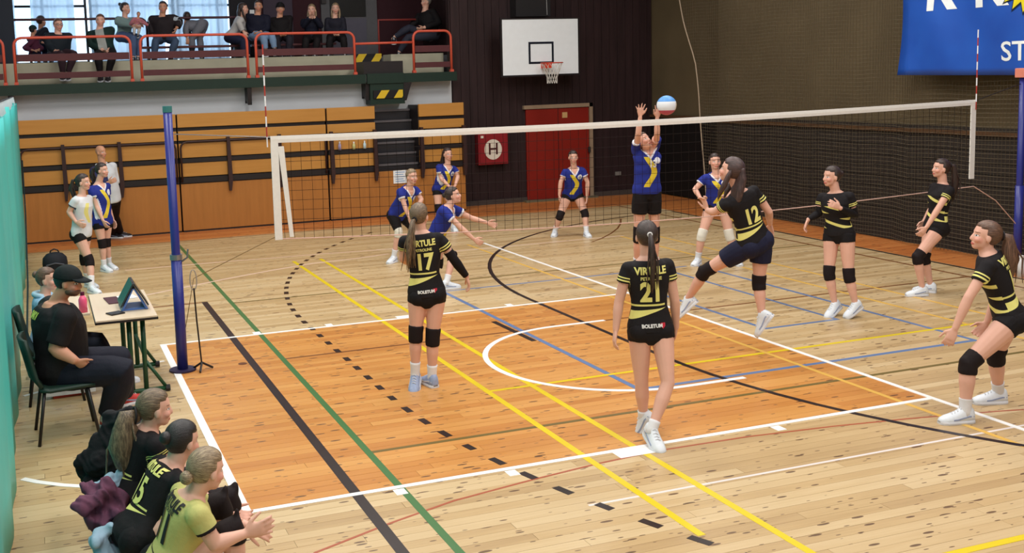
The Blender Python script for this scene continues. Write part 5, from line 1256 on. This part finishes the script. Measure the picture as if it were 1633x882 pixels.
# clothes and bags behind the bench
F_jk = fabric('black_jacket_cloth', (22, 20, 24)); F_bur = fabric('burgundy_cloth', (104, 62, 84)); F_den = fabric('pale_blue_cloth', (150, 176, 196))
dp_ = lambda x, y, D: at_depth(x, y, D)
lump('jacket', [dp_(x, y, 5.9) for x, y in ((205, 668), (195, 685), (182, 700), (170, 718), (160, 735), (150, 752), (176, 740), (190, 715), (200, 700), (165, 755), (172, 778))], [.10, .11, .13, .14, .14, .13, .14, .14, .11, .11, .15], F_jk, 'black jacket draped over the bench end behind the farthest seated girl', 'jacket', 1, .8, .03, spine=(0, 1, 2, 3, 4, 5))
for i, (x, y, d_) in enumerate(((208, 682, 5.8), (201, 690, 5.8), (197, 705, 5.78))):
    G().ell(dp_(x, y, d_-.1), (.022, 0, 0), (0, .022, 0), (0, 0, .026), 12, 8).build('small_bottle', M_pw if i != 1 else flat('cap_dusky', (150, 110, 110), .5), label=('white-topped small bottle beside the black jacket, upper one', 'dusky pink small bottle beside the black jacket', 'white-topped small bottle beside the black jacket, lower one')[i], cat='bottle', group='small bottles by the black jacket')
lump('hoodie', [dp_(x, y, 5.35) for x, y in ((165, 790), (150, 805), (172, 812), (158, 828), (185, 830), (198, 850))], [.08, .09, .10, .09, .09, .09], F_bur, 'crumpled burgundy hoodie lying on the bench behind the girls', 'clothing', 2, .7, .03, spine=(0, 1, 3, 5))
lump('denim_jacket', [dp_(x, y, 5.5) for x, y in ((182, 772), (165, 782), (145, 800), (195, 760))], [.07, .07, .06, .05], F_den, 'pale blue cloth peeking out above the burgundy hoodie', 'clothing', 3, .7, .025)
lump('light_blue_bag', [dp_(x, y, 5.2) for x, y in ((168, 862), (180, 876), (160, 852))], [.08, .09, .06], F_den, 'pale blue bag under the burgundy hoodie at the bottom edge', 'bag', 4, .8, .02)
# ------------------------------------------------------------------ spectators on the balcony
GS = 'spectators on the balcony'
def sit(label, hx, hy, wy, px_, py_, yaw, knee, ank, out, k=1., male=False, hyaw=None, arms=None, **kw):
    """seated figure at world row wy; head, pelvis, knees and ankles given in the photograph"""
    o_ = CAM+(WF*FPX+WR*(px_-CX)+WU*(CY-py_))*((wy-CAM[1])/(WF*FPX+WR*(px_-CX)+WU*(CY-py_))[1]); D = depth_of(o_)
    ny = hy+ (py_-hy)*.27
    spec = dict(pel=(px_, py_), neck=(hx-1, hy+14*k), head=(hx, hy), yaw=yaw, hyaw=yaw if hyaw is None else hyaw, D=D, wide=1.08 if male else 1.02, armf=1.12, legf=1.1, lean=kw.get('lean', 0), zbase=float(o_[2])-.42)
    a = arms or (((hx-14, (ny+py_)/2+6, -.05), (px_-4, py_-4, -.1)), ((hx+14, (ny+py_)/2+6, -.05), (px_+6, py_-5, -.1)))
    spec['ra'], spec['la'] = a
    (kx1, ky1), (kx2, ky2) = knee; (ax1, ay1), (ax2, ay2) = ank; kd = kw.get('kd', -.35)
    spec['rl'] = ((kx1, ky1, kd), ((ax1, ay1), (ax1, ay1+6), 'f', 0.0, -.12)); spec['ll'] = ((kx2, ky2, kd), ((ax2, ay2), (ax2, ay2+6), 'f', 0.0, -.12))
    if 'cl' in kw: spec['curl'] = kw['cl']
    return person(label, spec, out, GS, k*1.05, male, .0115)
TR = dict(bottom=F_navy, blen=1.9, binf=.014, sleeve=1.9, inf=.02, topname='top', botname='trousers', shoe=F_prb, wrinkle=.004, hem=-.05)
sit('man with glasses in dark suit and burgundy trousers sitting on the balcony', 93, 40, 14.95, 93, 86, 35, ((98, 88), (118, 86)), ((100, 118), (108, 118)), O(TR, skin=SK, top=fabric('dark_suit', (28, 36, 44)), bottom=fabric('burgundy_trousers', (60, 42, 50)), hair=H_brown, style='short', glasses=True), 1., True)
sit('man in open dark jacket and grey sweater sitting on the balcony above the first railing', 160, 33, 14.95, 168, 84, 8, ((156, 88), (180, 88)), ((160, 120), (172, 120)), O(TR, skin=SK, top=fabric('grey_sweater_jacket', (160, 164, 162), lambda b, c, s, f, h, a: b.mix(s.abs().gt(.075).max(a.gt(.01)), c, s2l((24, 46, 44)))), bottom=F_blk, hair=H_brown, style='short'), 1., True)
sit('child in burgundy jacket and dark knitted hat on the balcony, far left', 53, 48, 15.6, 56, 84, 150, ((50, 84), (62, 84)), ((50, 100), (62, 100)), O(TR, skin=SK2, top=fabric('burgundy_jacket', (86, 40, 62)), hair=H_black, cap=fabric('dark_green_hat', (22, 44, 46))), .72, False, kd=.25)
sit('person in dark clothes turned away between the child and the man with glasses', 66, 34, 16.2, 72, 72, 140, ((72, 78), (82, 78)), ((72, 95), (82, 95)), O(TR, skin=SK2, top=fabric('dark_coat', (30, 34, 46)), hair=H_dark), .9, False, kd=.3)
sit('woman in grey green sweater with hair bun holding a baby on the balcony', 200, 14, 15.7, 198, 58, 55, ((212, 62), (222, 60)), ((212, 92), (220, 92)), O(TR, skin=SK, top=fabric('sage_sweater', (122, 146, 146)), bottom=fabric('blue_jeans', (74, 92, 128)), hair=H_dark, style='bun', tiez=.09), 1., False, 70, (((186, 36, -.05), (214, 42, -.15)), ((208, 38, .02), (222, 40, -.12))))
sit('baby in pink held by the woman in the grey green sweater', 221, 23, 15.35, 218, 40, 20, ((214, 48), (222, 48)), ((214, 56), (220, 56)), O(TR, skin=SK2, top=fabric('pink_baby_suit', (176, 110, 120)), bottom=fabric('cream_tights', (196, 192, 190)), hair=H_brown, hairline=.08), .42, False, 10, kd=-.1)
sit('man in dark padded vest with pale sleeves sitting in front of the balcony windows', 260, 12, 15.7, 262, 60, 5, ((248, 66), (280, 66)), ((246, 88), (272, 88)), O(TR, skin=SK2, top=fabric('dark_vest', (40, 34, 38), lambda b, c, s, f, h, a: b.mix(a.btw(.05, .75), c, s2l((170, 180, 190)))), bottom=fabric('washed_jeans', (62, 78, 104)), hair=H_dark, style='short', inf=.035), 1.02, True, None, (((240, 38, 0), (244, 56, -.05)), ((286, 34, 0), (282, 44, -.08))))
sit('person in grey hoodie and trousers bending down beside the man in the vest', 298, 28, 15.9, 322, 40, 120, ((306, 62), (318, 60)), ((306, 90), (322, 90)), O(TR, skin=SK2, top=fabric('grey_hoodie', (112, 114, 124)), bottom=fabric('grey_sweatpants', (110, 112, 122)), hair=H_dark), .95, False, 200, (((296, 46, -.05), (298, 60, 0)), ((300, 44, .05), (302, 58, 0))), kd=-.05)
sit('woman in white top with long dark hair bending over on the balcony', 388, 14, 15.7, 368, 60, 100, ((388, 66), (392, 64)), ((390, 90), (396, 90)), O(TR, skin=SK, top=fabric('white_top', (188, 186, 186)), bottom=F_navy, hair=H_dark, style='long'), .98, False, 95, (((380, 36, -.05), (388, 50, 0)), ((386, 36, .05), (392, 50, 0))))
sit('person in navy top and light blue jeans sitting beside the notice board', 412, 10, 15.7, 410, 56, 0, ((420, 58), (434, 58)), ((424, 80), (438, 78)), O(TR, skin=SK2, top=fabric('navy_top', (24, 26, 44)), bottom=fabric('light_jeans', (124, 150, 184)), hair=H_dark), 1., True)
sit('person in black hoodie leaning on the knees, left of the fair-haired women', 447, 14, 15.7, 450, 58, 10, ((440, 62), (462, 62)), ((446, 84), (460, 84)), O(TR, skin=SK2, top=F_blk, bottom=fabric('charcoal_trousers', (40, 38, 48)), hair=H_black, cap=F_blk), 1., True)
sit('fair-haired woman in dark blue jacket with both hands at her face on the balcony', 497, 16, 15.6, 498, 60, -5, ((488, 64), (506, 64)), ((486, 86), (502, 86)), O(TR, skin=SK, top=fabric('dark_blue_jacket', (24, 26, 42)), bottom=F_blk, hair=H_bl, style='long'), 1., False, None, (((484, 42, -.1), (495, 27, -.12), (496, 18, -.02)), ((512, 42, -.1), (501, 27, -.12), (500, 18, -.02))))
sit('fair-haired woman in black and grey top, right of the woman hiding her face', 535, 14, 15.6, 536, 58, 5, ((526, 62), (548, 62)), ((524, 86), (550, 86)), O(TR, skin=SK, top=fabric('black_grey_top', (34, 34, 46)), bottom=F_blk, hair=H_bl, style='long'), 1., False)
sit('grey-haired man in black jacket sitting with crossed legs at the right end of the balcony', 679, 3, 15.4, 688, 56, -45, ((652, 44), (650, 60)), ((628, 60), (636, 84)), O(TR, skin=SK, top=F_blk, bottom=fabric('slate_jeans', (48, 50, 64)), hair=H_grey), 1.04, True, -60, (((664, 34, -.05), (652, 44, -.1)), ((700, 36, 0), (676, 44, -.15))), kd=-.2)
# seats under the second row of spectators
for i, (a, b_) in enumerate(((1.0, 2.95), (3.2, 5.0))):
    t = thing('balcony_bench', ((a+b_)/2, 15.8, 3.22), ('brown plank bench under the woman with the baby and the man in the vest', 'brown plank bench under the fair-haired women')[i], 'bench')
    G().box(a, b_, 15.5, 15.82, 3.50, 3.54).build('seat_board', M_mar, t)
    for q in (a+.1, b_-.1): G().box(q, q+.05, 15.55, 15.75, 3.22, 3.50).build('leg', M_blk, t)
